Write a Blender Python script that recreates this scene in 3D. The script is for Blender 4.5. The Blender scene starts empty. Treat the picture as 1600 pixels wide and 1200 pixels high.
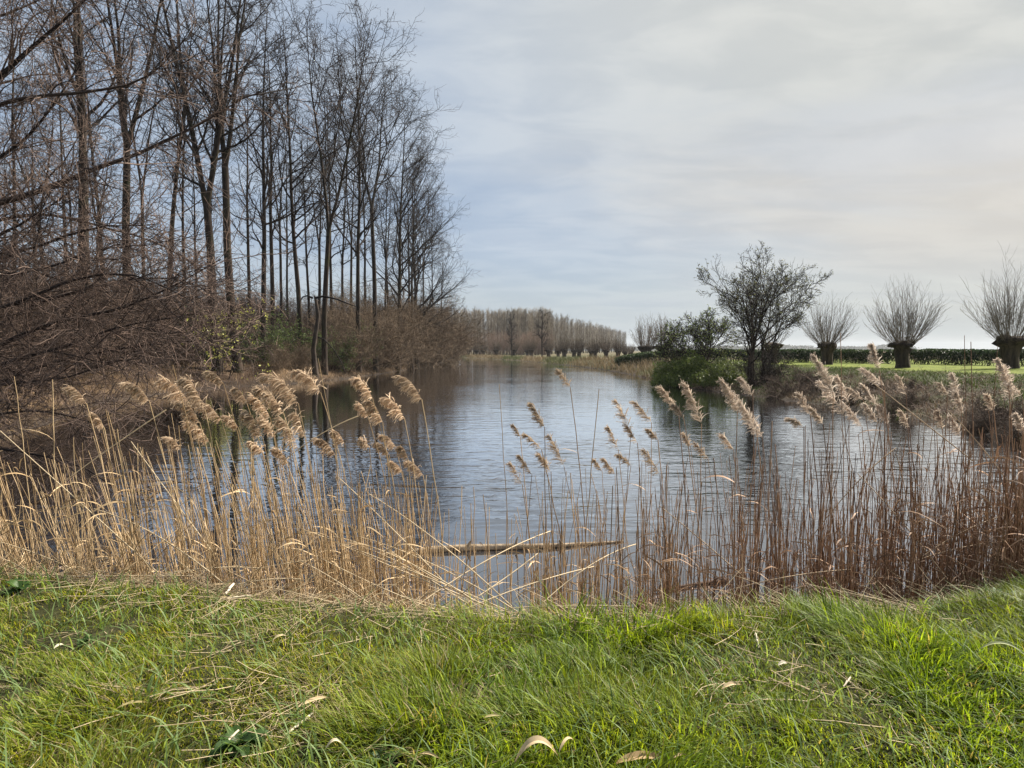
import bpy, math, numpy as np
from math import radians, sin, cos, tan, atan, pi

# ------------------------------------------------------------------ camera, sky, sun, exposure
S = bpy.context.scene
COL = S.collection
EYE = 1.6
FPX = 800.0 / tan(radians(37.5))            # focal length in photo pixels (1600 wide)
PITCH = atan(53.0 / FPX)
cam = bpy.data.cameras.new("camera")
cam.sensor_fit = 'HORIZONTAL'
cam.angle = radians(75)
cam.clip_start = 0.05
cam.clip_end = 6000
camo = bpy.data.objects.new("camera", cam)
COL.objects.link(camo)
camo.location = (0, 0, EYE)
camo.rotation_euler = (radians(90) - PITCH, 0, 0)
S.camera = camo

SUN_AZ, SUN_EL = radians(54), radians(42)   # azimuth clockwise from +Y
SUNDIR = np.array([sin(SUN_AZ) * cos(SUN_EL), cos(SUN_AZ) * cos(SUN_EL), sin(SUN_EL)])
sl = bpy.data.lights.new("sun", 'SUN')
sl.energy = 5.0
sl.angle = radians(4)
sl.color = (1.0, 0.93, 0.82)
so = bpy.data.objects.new("sun", sl)
COL.objects.link(so)
so.rotation_euler = (pi / 2 - SUN_EL, 0, pi - SUN_AZ)
so.location = (40, 30, 60)

W = bpy.data.worlds.new("World")
S.world = W
W.use_nodes = True
nt = W.node_tree
nt.nodes.clear()


def node(nt, typ, **kw):
    n = nt.nodes.new(typ)
    for k, v in kw.items():
        setattr(n, k, v)
    return n


def lk(nt, a, b):
    nt.links.new(a, b)


def setv(n, **kw):
    for k, v in kw.items():
        n.inputs[k.replace('_', ' ')].default_value = v


def mth(nt, op, a, b=None, c=None, clamp=False):
    n = node(nt, 'ShaderNodeMath', operation=op, use_clamp=clamp)
    for i, x in enumerate((a, b, c)):
        if x is None:
            continue
        if isinstance(x, (int, float)):
            n.inputs[i].default_value = x
        else:
            lk(nt, x, n.inputs[i])
    return n.outputs[0]


def mixc(nt, fac, a, b, blend='MIX'):
    n = node(nt, 'ShaderNodeMix', data_type='RGBA', blend_type=blend)
    for s, x in ((n.inputs[0], fac), (n.inputs[6], a), (n.inputs[7], b)):
        if isinstance(x, (int, float)):
            s.default_value = x
        elif isinstance(x, tuple):
            s.default_value = (*x, 1.0) if len(x) == 3 else x
        else:
            lk(nt, x, s)
    return n.outputs[2]


def sstep(nt, x, a, b):
    n = node(nt, 'ShaderNodeMapRange', interpolation_type='SMOOTHSTEP')
    lk(nt, x, n.inputs[0])
    n.inputs[1].default_value = a
    n.inputs[2].default_value = b
    return n.outputs[0]


sky = node(nt, 'ShaderNodeTexSky', sky_type='NISHITA', sun_disc=False)
sky.sun_elevation = SUN_EL
sky.sun_rotation = SUN_AZ
sky.air_density, sky.dust_density, sky.ozone_density = 1.0, 1.5, 1.0
tc = node(nt, 'ShaderNodeTexCoord')
sep = node(nt, 'ShaderNodeSeparateXYZ')
lk(nt, tc.outputs['Generated'], sep.inputs[0])
zz = mth(nt, 'ADD', mth(nt, 'MAXIMUM', sep.outputs[2], 0.0), 0.16)
cx = mth(nt, 'DIVIDE', sep.outputs[0], zz)
cy = mth(nt, 'DIVIDE', sep.outputs[1], zz)
cmb = node(nt, 'ShaderNodeCombineXYZ')
lk(nt, cx, cmb.inputs[0])
lk(nt, cy, cmb.inputs[1])
mp = node(nt, 'ShaderNodeMapping')
mp.inputs['Rotation'].default_value = (0, 0, radians(28))
mp.inputs['Scale'].default_value = (0.75, 1.35, 1)
mp.inputs['Location'].default_value = (3.1, 1.7, 0)
lk(nt, cmb.outputs[0], mp.inputs[0])
n1 = node(nt, 'ShaderNodeTexNoise')
setv(n1, Scale=0.8, Detail=8.0, Roughness=0.56, Distortion=0.5)
lk(nt, mp.outputs[0], n1.inputs['Vector'])
n2 = node(nt, 'ShaderNodeTexNoise')
setv(n2, Scale=3.0, Detail=8.0, Roughness=0.55, Distortion=0.4)
lk(nt, mp.outputs[0], n2.inputs['Vector'])
dotn = node(nt, 'ShaderNodeVectorMath', operation='DOT_PRODUCT')
lk(nt, tc.outputs['Generated'], dotn.inputs[0])
dotn.inputs[1].default_value = tuple(SUNDIR)
d = dotn.outputs['Value']
cover = mth(nt, 'ADD', n1.outputs['Fac'], mth(nt, 'MULTIPLY', mth(nt, 'SUBTRACT', d, 0.70), 0.55))
cover = sstep(nt, cover, 0.36, 0.62)
cover = mth(nt, 'ADD', mth(nt, 'MULTIPLY', cover, 0.22), 0.77)
glow = sstep(nt, d, 0.48, 0.90)
halo = sstep(nt, d, 0.955, 1.0)
light = mixc(nt, glow, (4.9, 5.6, 6.5), (6.5, 6.55, 6.25))
dark = mixc(nt, glow, (3.45, 4.3, 5.6), (4.95, 5.15, 5.1))
tex = mth(nt, 'ADD', mth(nt, 'MULTIPLY', sstep(nt, n2.outputs['Fac'], 0.38, 0.62), 0.55), mth(nt, 'MULTIPLY', sstep(nt, n1.outputs['Fac'], 0.36, 0.62), 0.45))
ccol = mixc(nt, tex, dark, light)
# low warm band of thin cloud under the sun
warm = mth(nt, 'MULTIPLY', sstep(nt, sep.outputs[2], 0.34, 0.2), sstep(nt, d, 0.55, 0.92))
ccol = mixc(nt, mth(nt, 'MULTIPLY', warm, 0.5), ccol, (6.6, 5.7, 4.7))
hz = sstep(nt, sep.outputs[2], 0.16, 0.0)
ccol = mixc(nt, mth(nt, 'MULTIPLY', hz, 0.7), ccol, (4.7, 5.2, 5.25))
ccol = mixc(nt, mth(nt, 'MULTIPLY', halo, 0.8), ccol, (16.0, 15.5, 14.5))
cover = mth(nt, 'MAXIMUM', cover, halo)
cover = mth(nt, 'MAXIMUM', cover, mth(nt, 'MULTIPLY', sstep(nt, sep.outputs[2], 0.22, 0.02), 0.97))
fin = mixc(nt, cover, sky.outputs[0], ccol)
fin = mixc(nt, 1.0, fin, (0.86, 0.86, 0.86), 'MULTIPLY')
bg = node(nt, 'ShaderNodeBackground')
lk(nt, fin, bg.inputs['Color'])
bg.inputs['Strength'].default_value = 0.05
lk(nt, bg.outputs[0], node(nt, 'ShaderNodeOutputWorld').inputs[0])

S.view_settings.view_transform = 'Standard'
S.view_settings.look = 'None'
S.view_settings.gamma = 1.0
S.view_settings.exposure = 1.4
S.cycles.max_bounces = 6
S.cycles.diffuse_bounces = 3
S.cycles.glossy_bounces = 3
S.cycles.transmission_bounces = 4
S.cycles.transparent_max_bounces = 8


# ------------------------------------------------------------------ geometry helpers
def P(x, y, Y):
    """World point at forward distance Y that the photo shows at pixel (x, y)."""
    u, v = (x - 800.0) / FPX, (600.0 - y) / FPX
    dy = cos(PITCH) + v * sin(PITCH)
    dz = -sin(PITCH) + v * cos(PITCH)
    s = Y / dy
    return np.array([u * s, Y, EYE + dz * s])


def G(x, y, z):
    """World point at height z that the photo shows at pixel (x, y)."""
    u, v = (x - 800.0) / FPX, (600.0 - y) / FPX
    dy = cos(PITCH) + v * sin(PITCH)
    dz = -sin(PITCH) + v * cos(PITCH)
    s = (z - EYE) / dz
    return np.array([u * s, dy * s, z])


def norm(a):
    return a / np.maximum(np.linalg.norm(a, axis=-1, keepdims=True), 1e-9)


def smooth(x, a, b):
    t = np.clip((x - a) / (b - a), 0, 1)
    return t * t * (3 - 2 * t)


def vnoise(x, y, seed=0):
    """2-D value noise, 0..1."""
    x, y = np.asarray(x, float), np.asarray(y, float)
    xi, yi = np.floor(x).astype(np.int64), np.floor(y).astype(np.int64)
    fx, fy = x - xi, y - yi
    fx, fy = fx * fx * (3 - 2 * fx), fy * fy * (3 - 2 * fy)

    def h(a, b):
        n = (a * 374761393 + b * 668265263 + seed * 1442695041) & 0x7fffffff
        n = ((n ^ (n >> 13)) * 1274126177) & 0x7fffffff
        return ((n ^ (n >> 16)) & 0xffff) / 65535.0
    return ((h(xi, yi) * (1 - fx) + h(xi + 1, yi) * fx) * (1 - fy)
            + (h(xi, yi + 1) * (1 - fx) + h(xi + 1, yi + 1) * fx) * fy)


def make_mesh(name, V, faces, mat, C=None, smooth_on=False):
    """faces: list of int arrays (n, k)."""
    me = bpy.data.meshes.new(name)
    V = np.ascontiguousarray(V, dtype=np.float32)
    me.vertices.add(len(V))
    me.vertices.foreach_set("co", V.ravel())
    faces = [f for f in faces if len(f)]
    loops = np.concatenate([f.ravel() for f in faces]).astype(np.int32)
    tot = np.concatenate([np.full(len(f), f.shape[1], np.int32) for f in faces])
    start = np.concatenate([[0], np.cumsum(tot)[:-1]]).astype(np.int32)
    me.loops.add(len(loops))
    me.loops.foreach_set("vertex_index", loops)
    me.polygons.add(len(tot))
    me.polygons.foreach_set("loop_start", start)
    me.polygons.foreach_set("loop_total", tot)
    if smooth_on:
        me.polygons.foreach_set("use_smooth", np.ones(len(tot), dtype=bool))
    me.update(calc_edges=True)
    if C is not None:
        at = me.color_attributes.new("col", 'FLOAT_COLOR', 'POINT')
        C4 = np.ones((len(V), 4), np.float32)
        C4[:, :3] = C
        at.data.foreach_set("color", C4.ravel())
    me.materials.append(mat)
    return me


class Geo:
    """Collects tubes, strips and leaves, then makes one mesh."""

    def __init__(self):
        self.V, self.F, self.C, self.n = [], [], [], 0

    def add(self, V, faces, col=None):
        V = V.reshape(-1, 3)
        self.V.append(V)
        for f in faces:
            self.F.append(f + self.n)
        if col is None:
            col = (1, 1, 1)
        self.C.append(np.broadcast_to(np.asarray(col, float), V.shape))
        self.n += len(V)

    def tubes(self, pts, rad, sides=3, col=None):
        """pts (B,N,3), rad (B,N), col None, (3,) or (B,3)."""
        B, N, _ = pts.shape
        if B == 0:
            return self
        T = norm(np.gradient(pts, axis=1))
        m = norm(pts[:, -1] - pts[:, 0])
        ref = np.where(np.abs(m[:, 2:3]) > 0.8, np.array([[1.0, 0, 0]]), np.array([[0, 0, 1.0]]))
        a = norm(np.cross(np.broadcast_to(ref[:, None], T.shape), T))
        b = np.cross(T, a)
        ang = np.arange(sides) * 2 * pi / sides
        ring = (a[:, :, None] * np.cos(ang)[None, None, :, None] + b[:, :, None] * np.sin(ang)[None, None, :, None])
        V = pts[:, :, None] + ring * rad[:, :, None, None]
        i = np.arange(B)[:, None, None] * N * sides
        j = np.arange(N - 1)[None, :, None] * sides
        k = np.arange(sides)[None, None, :]
        k2 = (k + 1) % sides
        q = np.stack([i + j + k, i + j + k2, i + j + sides + k2, i + j + sides + k], -1).reshape(-1, 4)
        if col is not None:
            col = np.asarray(col, float)
            if col.ndim == 2:
                col = np.repeat(col, N * sides, axis=0)
        self.add(V, [q], col)
        return self

    def strips(self, pts, side, wid, col=None):
        """flat ribbons: pts (B,N,3), side (B,3) or (B,N,3), wid (B,N)."""
        B, N, _ = pts.shape
        if B == 0:
            return self
        if side.ndim == 2:
            side = np.broadcast_to(side[:, None], pts.shape)
        V = np.stack([pts - side * wid[..., None], pts + side * wid[..., None]], 2)
        i = np.arange(B)[:, None] * N * 2
        j = np.arange(N - 1)[None, :] * 2
        q = np.stack([i + j, i + j + 1, i + j + 3, i + j + 2], -1).reshape(-1, 4)
        if col is not None:
            col = np.asarray(col, float)
            if col.ndim == 2:
                col = np.repeat(col, N * 2, axis=0)
        self.add(V, [q], col)
        return self

    def leaves(self, C, size, rng, col=None, asp=0.55):
        """small diamond leaves at centres C."""
        B = len(C)
        a = norm(rng.normal(size=(B, 3)))
        b = norm(np.cross(a, rng.normal(size=(B, 3))))
        s = np.asarray(size).reshape(-1, 1) * np.ones((B, 1))
        V = np.stack([C - a * s, C + b * s * asp, C + a * s, C - b * s * asp], 1)
        q = np.arange(B * 4).reshape(B, 4)
        if col is not None:
            col = np.asarray(col, float)
            if col.ndim == 2:
                col = np.repeat(col, 4, axis=0)
        self.add(V, [q], col)
        return self

    def mesh(self, name, mat, smooth_on=False):
        return make_mesh(name, np.concatenate(self.V), self.F, mat, np.concatenate(self.C), smooth_on)


def thing(name, label, cat, loc=(0, 0, 0), group=None, rz=0.0, scale=1.0):
    o = bpy.data.objects.new(name, None)
    COL.objects.link(o)
    o.empty_display_size = 0.2
    o.location = tuple(float(c) for c in loc)
    o.rotation_euler = (0, 0, rz)
    o.scale = (scale, scale, scale) if not isinstance(scale, tuple) else scale
    o["label"] = label
    o["category"] = cat
    if group:
        o["group"] = group
    return o


def part(name, me, parent=None):
    o = bpy.data.objects.new(name, me)
    COL.objects.link(o)
    if parent is not None:
        o.parent = parent
    return o


def single(name, me, label, cat, group=None, loc=(0, 0, 0), rz=0.0):
    o = part(name, me)
    o.location = tuple(float(c) for c in loc)
    o.rotation_euler = (0, 0, rz)
    o["label"] = label
    o["category"] = cat
    if group:
        o["group"] = group
    return o


def kind(name, me, k):
    o = part(name, me)
    o["kind"] = k
    return o


# ------------------------------------------------------------------ materials
def new_mat(name):
    m = bpy.data.materials.new(name)
    m.use_nodes = True
    t = m.node_tree
    t.nodes.clear()
    out = node(t, 'ShaderNodeOutputMaterial')
    return m, t, out


def principled(t, out, color, rough=0.8, spec=0.3):
    p = node(t, 'ShaderNodeBsdfPrincipled')
    if isinstance(color, tuple):
        p.inputs['Base Color'].default_value = (*color, 1)
    else:
        lk(t, color, p.inputs['Base Color'])
    p.inputs['Roughness'].default_value = rough
    p.inputs['Specular IOR Level'].default_value = spec
    lk(t, p.outputs[0], out.inputs[0])
    return p


def noise(t, scale, detail=5.0, rough=0.55, vec=None, dist=0.0, coords='Object'):
    n = node(t, 'ShaderNodeTexNoise')
    setv(n, Scale=scale, Detail=detail, Roughness=rough, Distortion=dist)
    if vec is None:
        vec = node(t, 'ShaderNodeTexCoord').outputs[coords]
    lk(t, vec, n.inputs['Vector'])
    return n.outputs['Fac']


def stretched(t, sc):
    mpn = node(t, 'ShaderNodeMapping')
    lk(t, node(t, 'ShaderNodeTexCoord').outputs['Object'], mpn.inputs[0])
    mpn.inputs['Scale'].default_value = sc
    return mpn.outputs[0]


def bark_mat(name, dark, light, moss=None, sc=6.0, bump=0.6):
    m, t, out = new_mat(name)
    v = stretched(t, (1, 1, 0.18))
    f = sstep(t, noise(t, sc, 6, 0.65, v), 0.32, 0.68)
    c = mixc(t, f, dark, light)
    if moss:
        g = sstep(t, noise(t, 0.9, 4, 0.6), 0.50, 0.68)
        c = mixc(t, mth(t, 'MULTIPLY', g, 0.7), c, moss)
    rnd = node(t, 'ShaderNodeObjectInfo').outputs['Random']
    c = mixc(t, 1.0, c, mixc(t, rnd, (0.75, 0.75, 0.78), (1.25, 1.2, 1.12)), 'MULTIPLY')
    p = principled(t, out, c, 0.9, 0.15)
    b = node(t, 'ShaderNodeBump')
    b.inputs['Strength'].default_value = bump
    b.inputs['Distance'].default_value = 0.04
    lk(t, noise(t, sc * 2, 5, 0.7, v), b.inputs['Height'])
    lk(t, b.outputs[0], p.inputs['Normal'])
    return m


def attr_mat(name, rough=0.7, spec=0.25, trans=0.0, nscale=None, tcol=(1, 1, 1)):
    """colour from the mesh's own per-blade colour, optional light passing through thin blades."""
    m, t, out = new_mat(name)
    a = node(t, 'ShaderNodeVertexColor', layer_name="col")
    c = a.outputs[0]
    if nscale:
        f = noise(t, nscale, 4)
        c = mixc(t, 1.0, c, mixc(t, f, (0.6, 0.6, 0.6), (1.4, 1.4, 1.4)), 'MULTIPLY')
    p = principled(t, out, c, rough, spec)
    if trans:
        tr = node(t, 'ShaderNodeBsdfTranslucent')
        lk(t, mixc(t, 1.0, c, tcol, 'MULTIPLY'), tr.inputs[0])
        mx = node(t, 'ShaderNodeMixShader')
        mx.inputs[0].default_value = trans
        lk(t, p.outputs[0], mx.inputs[1])
        lk(t, tr.outputs[0], mx.inputs[2])
        lk(t, mx.outputs[0], out.inputs[0])
    return m


M_BARK = bark_mat("bark_wood", (0.012, 0.009, 0.007), (0.042, 0.029, 0.021), (0.028, 0.031, 0.011))
M_BARK_DARK = bark_mat("bark_pollard", (0.022, 0.017, 0.014), (0.07, 0.053, 0.040), (0.030, 0.028, 0.016), 5.0, 1.0)
M_TWIG = attr_mat("twig", 0.85, 0.2)
M_REED = attr_mat("reed_straw", 0.65, 0.18, 0.12, 9.0)
M_PLUME = attr_mat("reed_plume", 0.9, 0.1, 0.40)
M_GRASS = attr_mat("grass_blade", 0.5, 0.16, 0.5, None, (1.3, 1.2, 0.45))
M_LEAF = attr_mat("leaf", 0.55, 0.3, 0.35)
M_DRY = attr_mat("dry_leaf", 0.7, 0.2, 0.2, 14.0)
M_LOG = bark_mat("log_wood", (0.10, 0.08, 0.06), (0.36, 0.29, 0.21), None, 9.0, 0.8)


def ground_mat():
    m, t, out = new_mat("ground")
    a = node(t, 'ShaderNodeVertexColor', layer_name="col")
    f = noise(t, 1.3, 8, 0.65)
    g = noise(t, 14.0, 6, 0.7)
    c = mixc(t, 1.0, a.outputs[0], mixc(t, sstep(t, f, 0.25, 0.75), (0.55, 0.55, 0.55), (1.4, 1.4, 1.4)), 'MULTIPLY')
    c = mixc(t, 1.0, c, mixc(t, sstep(t, g, 0.25, 0.75), (0.6, 0.6, 0.6), (1.35, 1.35, 1.35)), 'MULTIPLY')
    p = principled(t, out, c, 0.95, 0.1)
    b = node(t, 'ShaderNodeBump')
    b.inputs['Strength'].default_value = 0.7
    b.inputs['Distance'].default_value = 0.05
    lk(t, g, b.inputs['Height'])
    lk(t, b.outputs[0], p.inputs['Normal'])
    return m


def water_mat():
    m, t, out = new_mat("water")
    deep = node(t, 'ShaderNodeBsdfDiffuse')
    deep.inputs['Color'].default_value = (0.010, 0.012, 0.016, 1)
    gl = node(t, 'ShaderNodeBsdfGlossy')
    gl.inputs['Color'].default_value = (0.97, 0.98, 1.0, 1)
    gl.inputs['Roughness'].default_value = 0.03
    fr = node(t, 'ShaderNodeFresnel')
    fr.inputs['IOR'].default_value = 1.36
    fac = mth(t, 'MULTIPLY_ADD', fr.outputs[0], 2.1, 0.04, clamp=True)
    mx = node(t, 'ShaderNodeMixShader')
    lk(t, fac, mx.inputs[0])
    lk(t, deep.outputs[0], mx.inputs[1])
    lk(t, gl.outputs[0], mx.inputs[2])
    lk(t, mx.outputs[0], out.inputs[0])
    tcn = node(t, 'ShaderNodeTexCoord')
    o = tcn.outputs['Object']
    sp = node(t, 'ShaderNodeSeparateXYZ')
    lk(t, o, sp.inputs[0])

    def mapped(rot, sc):
        q = node(t, 'ShaderNodeMapping')
        lk(t, o, q.inputs[0])
        q.inputs['Rotation'].default_value = (0, 0, radians(rot))
        q.inputs['Scale'].default_value = sc
        return q.outputs[0]
    a = noise(t, 5.0, 2.0, 0.5, mapped(12, (0.38, 1.0, 1)), 0.5)
    b = noise(t, 2.1, 2.0, 0.5, mapped(-14, (0.32, 1.0, 1)), 0.4)
    c = noise(t, 15.0, 2.0, 0.5, mapped(5, (0.5, 1.0, 1)), 0.3)
    h = mth(t, 'ADD', mth(t, 'MULTIPLY', a, 0.0085), mth(t, 'ADD', mth(t, 'MULTIPLY', b, 0.016), mth(t, 'MULTIPLY', c, 0.0012)))
    # sheltered water behind the reeds and long smooth lanes on the far reach
    dist = mth(t, 'SUBTRACT', sp.outputs[1], mth(t, 'MULTIPLY', noise(t, 0.5, 3, 0.5, o), 2.4))
    shelter = mth(t, 'ADD', mth(t, 'MULTIPLY', sstep(t, dist, 6.3, 9.6), 0.94), 0.06)
    lane = sstep(t, noise(t, 1.0, 3, 0.5, mapped(0, (0.010, 0.055, 1)), 0.6), 0.42, 0.58)
    lane = mth(t, 'ADD', mth(t, 'MULTIPLY', lane, 0.75), 0.25)
    far = sstep(t, sp.outputs[1], 45, 80)
    lane = mth(t, 'ADD', mth(t, 'MULTIPLY', lane, far), mth(t, 'SUBTRACT', 1.0, far))
    gust = mth(t, 'ADD', mth(t, 'MULTIPLY', sstep(t, noise(t, 0.16, 3, 0.5, o), 0.3, 0.7), 0.5), 0.6)
    mid = mth(t, 'ADD', mth(t, 'MULTIPLY', sstep(t, sp.outputs[1], 24, 9), 1.9), 1.0)
    lee = mth(t, 'ADD', sp.outputs[0], mth(t, 'MULTIPLY', sp.outputs[1], 0.13))
    lee = mth(t, 'ADD', mth(t, 'MULTIPLY', sstep(t, lee, -4.0, 1.5), 0.68), 0.32)
    h = mth(t, 'MULTIPLY', h, mth(t, 'MULTIPLY', mid, lee))
    h = mth(t, 'MULTIPLY', h, mth(t, 'MULTIPLY', gust, mth(t, 'MULTIPLY', shelter, lane)))
    bn = node(t, 'ShaderNodeBump')
    bn.inputs['Strength'].default_value = 1.0
    bn.inputs['Distance'].default_value = 1.0
    lk(t, h, bn.inputs['Height'])
    lk(t, bn.outputs[0], gl.inputs['Normal'])
    lk(t, bn.outputs[0], fr.inputs['Normal'])
    return m


# ------------------------------------------------------------------ terrain and water
WZ = -0.9
NEAR = [(-11, 6.7), (-6, 6.0), (-3.6, 5.75), (-1.6, 5.3), (0, 5.05), (1.5, 5.1), (2.7, 5.3), (3.7, 5.9), (5.0, 6.6),
        (8, 8.0), (20, 8.6), (45, 6.0), (45, 10.5), (25, 13.2)]
RIGHT = [tuple(G(x, y, WZ)[:2]) for x, y in ((1600, 694), (1530, 676), (1480, 665), (1390, 647), (1300, 634), (1200, 622), (1110, 611),
                                             (1030, 602), (1008, 591), (960, 581), (920, 575), (860, 568), (800, 563), (715, 558.5))]
LEFT = [tuple(G(x, y, WZ)[:2]) for x, y in ((690, 571), (640, 577), (590, 585), (540, 592), (480, 598), (400, 602), (330, 606))]
LEFT += [(-20, 33), (-16, 23), (-13, 15), (-11.8, 10)]
POLY = np.array(NEAR + RIGHT + LEFT, float)


def shore_dist(x, y):
    """distance to the water's edge, negative over the water."""
    p = np.stack([x, y], -1)
    A, Bv = POLY, np.roll(POLY, -1, axis=0)
    best = np.full(x.shape, 1e18)
    inside = np.zeros(x.shape, bool)
    for a, b in zip(A, Bv):
        e = b - a
        t = np.clip(((p - a) @ e) / (e @ e), 0, 1)
        q = p - (a + t[..., None] * e)
        best = np.minimum(best, (q ** 2).sum(-1))
        c = ((a[1] > y) != (b[1] > y)) & (x < (b[0] - a[0]) * (y - a[1]) / (b[1] - a[1] + 1e-12) + a[0])
        inside ^= c
    return np.where(inside, -1, 1) * np.sqrt(best)


def zones(x, y):
    near = 1 - smooth(y + 0.35 * np.abs(x), 9.0, 13.0)
    rightside = smooth(x + 0.09 * y, -0.5, 0.5) * (1 - near)
    leftside = (1 - near) * (1 - rightside / np.maximum(1 - near, 1e-9))
    far = smooth(y, 70, 150)
    return near, leftside, rightside, far


def height(x, y):
    x, y = np.asarray(x, float), np.asarray(y, float)
    d = shore_dist(x, y)
    # a ragged water's edge
    d = d + (vnoise(x * 1.3, y * 1.3, 5) - 0.5) * 0.35 * smooth(y, 8, 20)
    near, le, ri, far = zones(x, y)
    top = near * 0.0 + le * (0.45 - 0.6 * far) + ri * (0.45 - 0.9 * far)
    wid = near * 1.15 + le * 4.5 + ri * (9.0 - 5.5 * smooth(y, 50, 110))
    t = np.clip(d / wid, 0, 1)
    prof = near * smooth(t, 0, 1) + (1 - near) * (0.45 * t + 0.55 * smooth(t, 0, 0.8))
    out = WZ + 0.05 * smooth(d, 0, 0.1) + (top - WZ - 0.05) * prof
    und = (vnoise(x * 0.45, y * 0.45, 1) - 0.5) * 0.10 + (vnoise(x * 1.9, y * 1.9, 2) - 0.5) * 0.05
    out = out + und * np.clip(d / 0.8, 0, 1)
    out = out + le * smooth(d, 5, 30) * (vnoise(x * 0.08, y * 0.08, 3)) * 0.8
    return np.where(d < 0, WZ - np.minimum(-d * 0.55, 1.4), out)


def ground_z(x, y):
    return float(height(np.array([x]), np.array([y]))[0])


def build_ground():
    r = np.concatenate([[0.0], np.exp(np.linspace(np.log(0.6), np.log(4000), 300))])
    th = np.concatenate([np.linspace(-pi, -1.15, 60, endpoint=False), np.linspace(-1.15, 1.15, 620, endpoint=False),
                         np.linspace(1.15, pi, 60, endpoint=False)])
    R, T = np.meshgrid(r, th, indexing='ij')
    x, y = R * np.sin(T), R * np.cos(T)
    z = height(x.ravel(), y.ravel()).reshape(x.shape)
    d = shore_dist(x.ravel(), y.ravel()).reshape(x.shape)
    near, le, ri, far = zones(x, y)
    nz = vnoise(x * 0.35, y * 0.35, 11) * 0.6 + vnoise(x * 1.4, y * 1.4, 12) * 0.4

    def c(*a):
        return np.array(a, float)[None, None, :]

    def mix(a, b, t):
        return a * (1 - t[..., None]) + b * t[..., None]
    soil = mix(c(0.030, 0.032, 0.012), c(0.07, 0.060, 0.03), smooth(nz, 0.35, 0.65))
    litter = mix(c(0.035, 0.022, 0.015), c(0.10, 0.066, 0.038), smooth(nz, 0.3, 0.7))
    bank = mix(c(0.045, 0.031, 0.021), c(0.04, 0.048, 0.016), smooth(nz, 0.42, 0.62))
    lawn = mix(c(0.085, 0.115, 0.014), c(0.125, 0.145, 0.022), nz)
    right = mix(bank, lawn, smooth(d + (nz - 0.5) * 3, 8.0, 10.5))
    fld = mix(c(0.115, 0.09, 0.053), c(0.07, 0.07, 0.032), smooth(vnoise(x * 0.03, y * 0.08, 13), 0.35, 0.7))
    right = mix(right, fld, smooth(y, 75, 110))
    col = soil * near[..., None] + litter * le[..., None] + right * ri[..., None]
    col = mix(col, fld, smooth(y, 180, 230))
    mud = c(0.035, 0.026, 0.02) + 0 * col
    col = mix(mud, col, smooth(d, 0.0, 1.1) * (1 - near) + near * smooth(d, 0.3, 1.0))
    nr, nth = x.shape
    V = np.stack([x, y, z], -1).reshape(-1, 3)
    i = np.arange(nr - 1)[:, None] * nth
    j = np.arange(nth)[None, :]
    j2 = (j + 1) % nth
    q = np.stack([i + j, i + nth + j, i + nth + j2, i + j2], -1)
    tri = np.stack([q[0, :, 0] * 0, q[0, :, 1], q[0, :, 2]], -1)
    me = make_mesh("ground", V, [q[1:].reshape(-1, 4), tri.reshape(-1, 3)], ground_mat(), col.reshape(-1, 3), True)
    kind("ground", me, "structure")


build_ground()
wv = np.array([(-45, 4.2, WZ), (60, 4.2, WZ), (60, 265, WZ), (-45, 265, WZ)], float)
kind("water", make_mesh("water", wv, [np.array([[0, 1, 2, 3]])], water_mat()), "structure")


# ------------------------------------------------------------------ branching
def grow(rng, P0, D, L, R0, R1, N, wander, up):
    B = len(P0)
    pts = np.empty((B, N, 3))
    pts[:, 0] = P0
    d = norm(D)
    step = (np.asarray(L) / (N - 1)).reshape(-1, 1) * np.ones((B, 1))
    upv = np.array([0, 0, 1.0])
    for i in range(1, N):
        d = norm(d + wander * rng.normal(size=(B, 3)) + up * upv)
        pts[:, i] = pts[:, i - 1] + d * step
    R0 = np.asarray(R0) * np.ones(B)
    R1 = np.asarray(R1) * np.ones(B)
    t = np.linspace(0, 1, N)[None]
    rad = R0[:, None] * (1 - t) + R1[:, None] * t
    return pts, rad


def spawn(rng, pts, rad, K, t0, t1, ang, sd, bias=None):
    """K children per branch, spread along t0..t1."""
    B, N, _ = pts.shape
    t = t0 + (t1 - t0) * (np.arange(K)[None] + rng.random((B, K))) / K
    f = t * (N - 1)
    i = np.clip(f.astype(int), 0, N - 2)
    w = (f - i)[..., None]
    bi = np.arange(B)[:, None]
    Pn = pts[bi, i] * (1 - w) + pts[bi, i + 1] * w
    T = norm(pts[bi, i + 1] - pts[bi, i])
    R = rad[bi, i] * (1 - w[..., 0]) + rad[bi, i + 1] * w[..., 0]
    rv = rng.normal(size=T.shape)
    if bias is not None:
        rv = rv + np.asarray(bias)
    perp = norm(rv - (rv * T).sum(-1, keepdims=True) * T)
    a = np.radians(rng.normal(ang, sd, (B, K)))[..., None]
    D = T * np.cos(a) + perp * np.sin(a)
    return Pn.reshape(-1, 3), D.reshape(-1, 3), R.ravel(), t.ravel(), np.repeat(np.arange(B), K)


TW_A, TW_B = np.array([0.013, 0.009, 0.008]), np.array([0.040, 0.028, 0.022])


def twig_col(rng, n, a=TW_A, b=TW_B):
    return a + (b - a) * rng.random((n, 1)) ** 1.4


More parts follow.
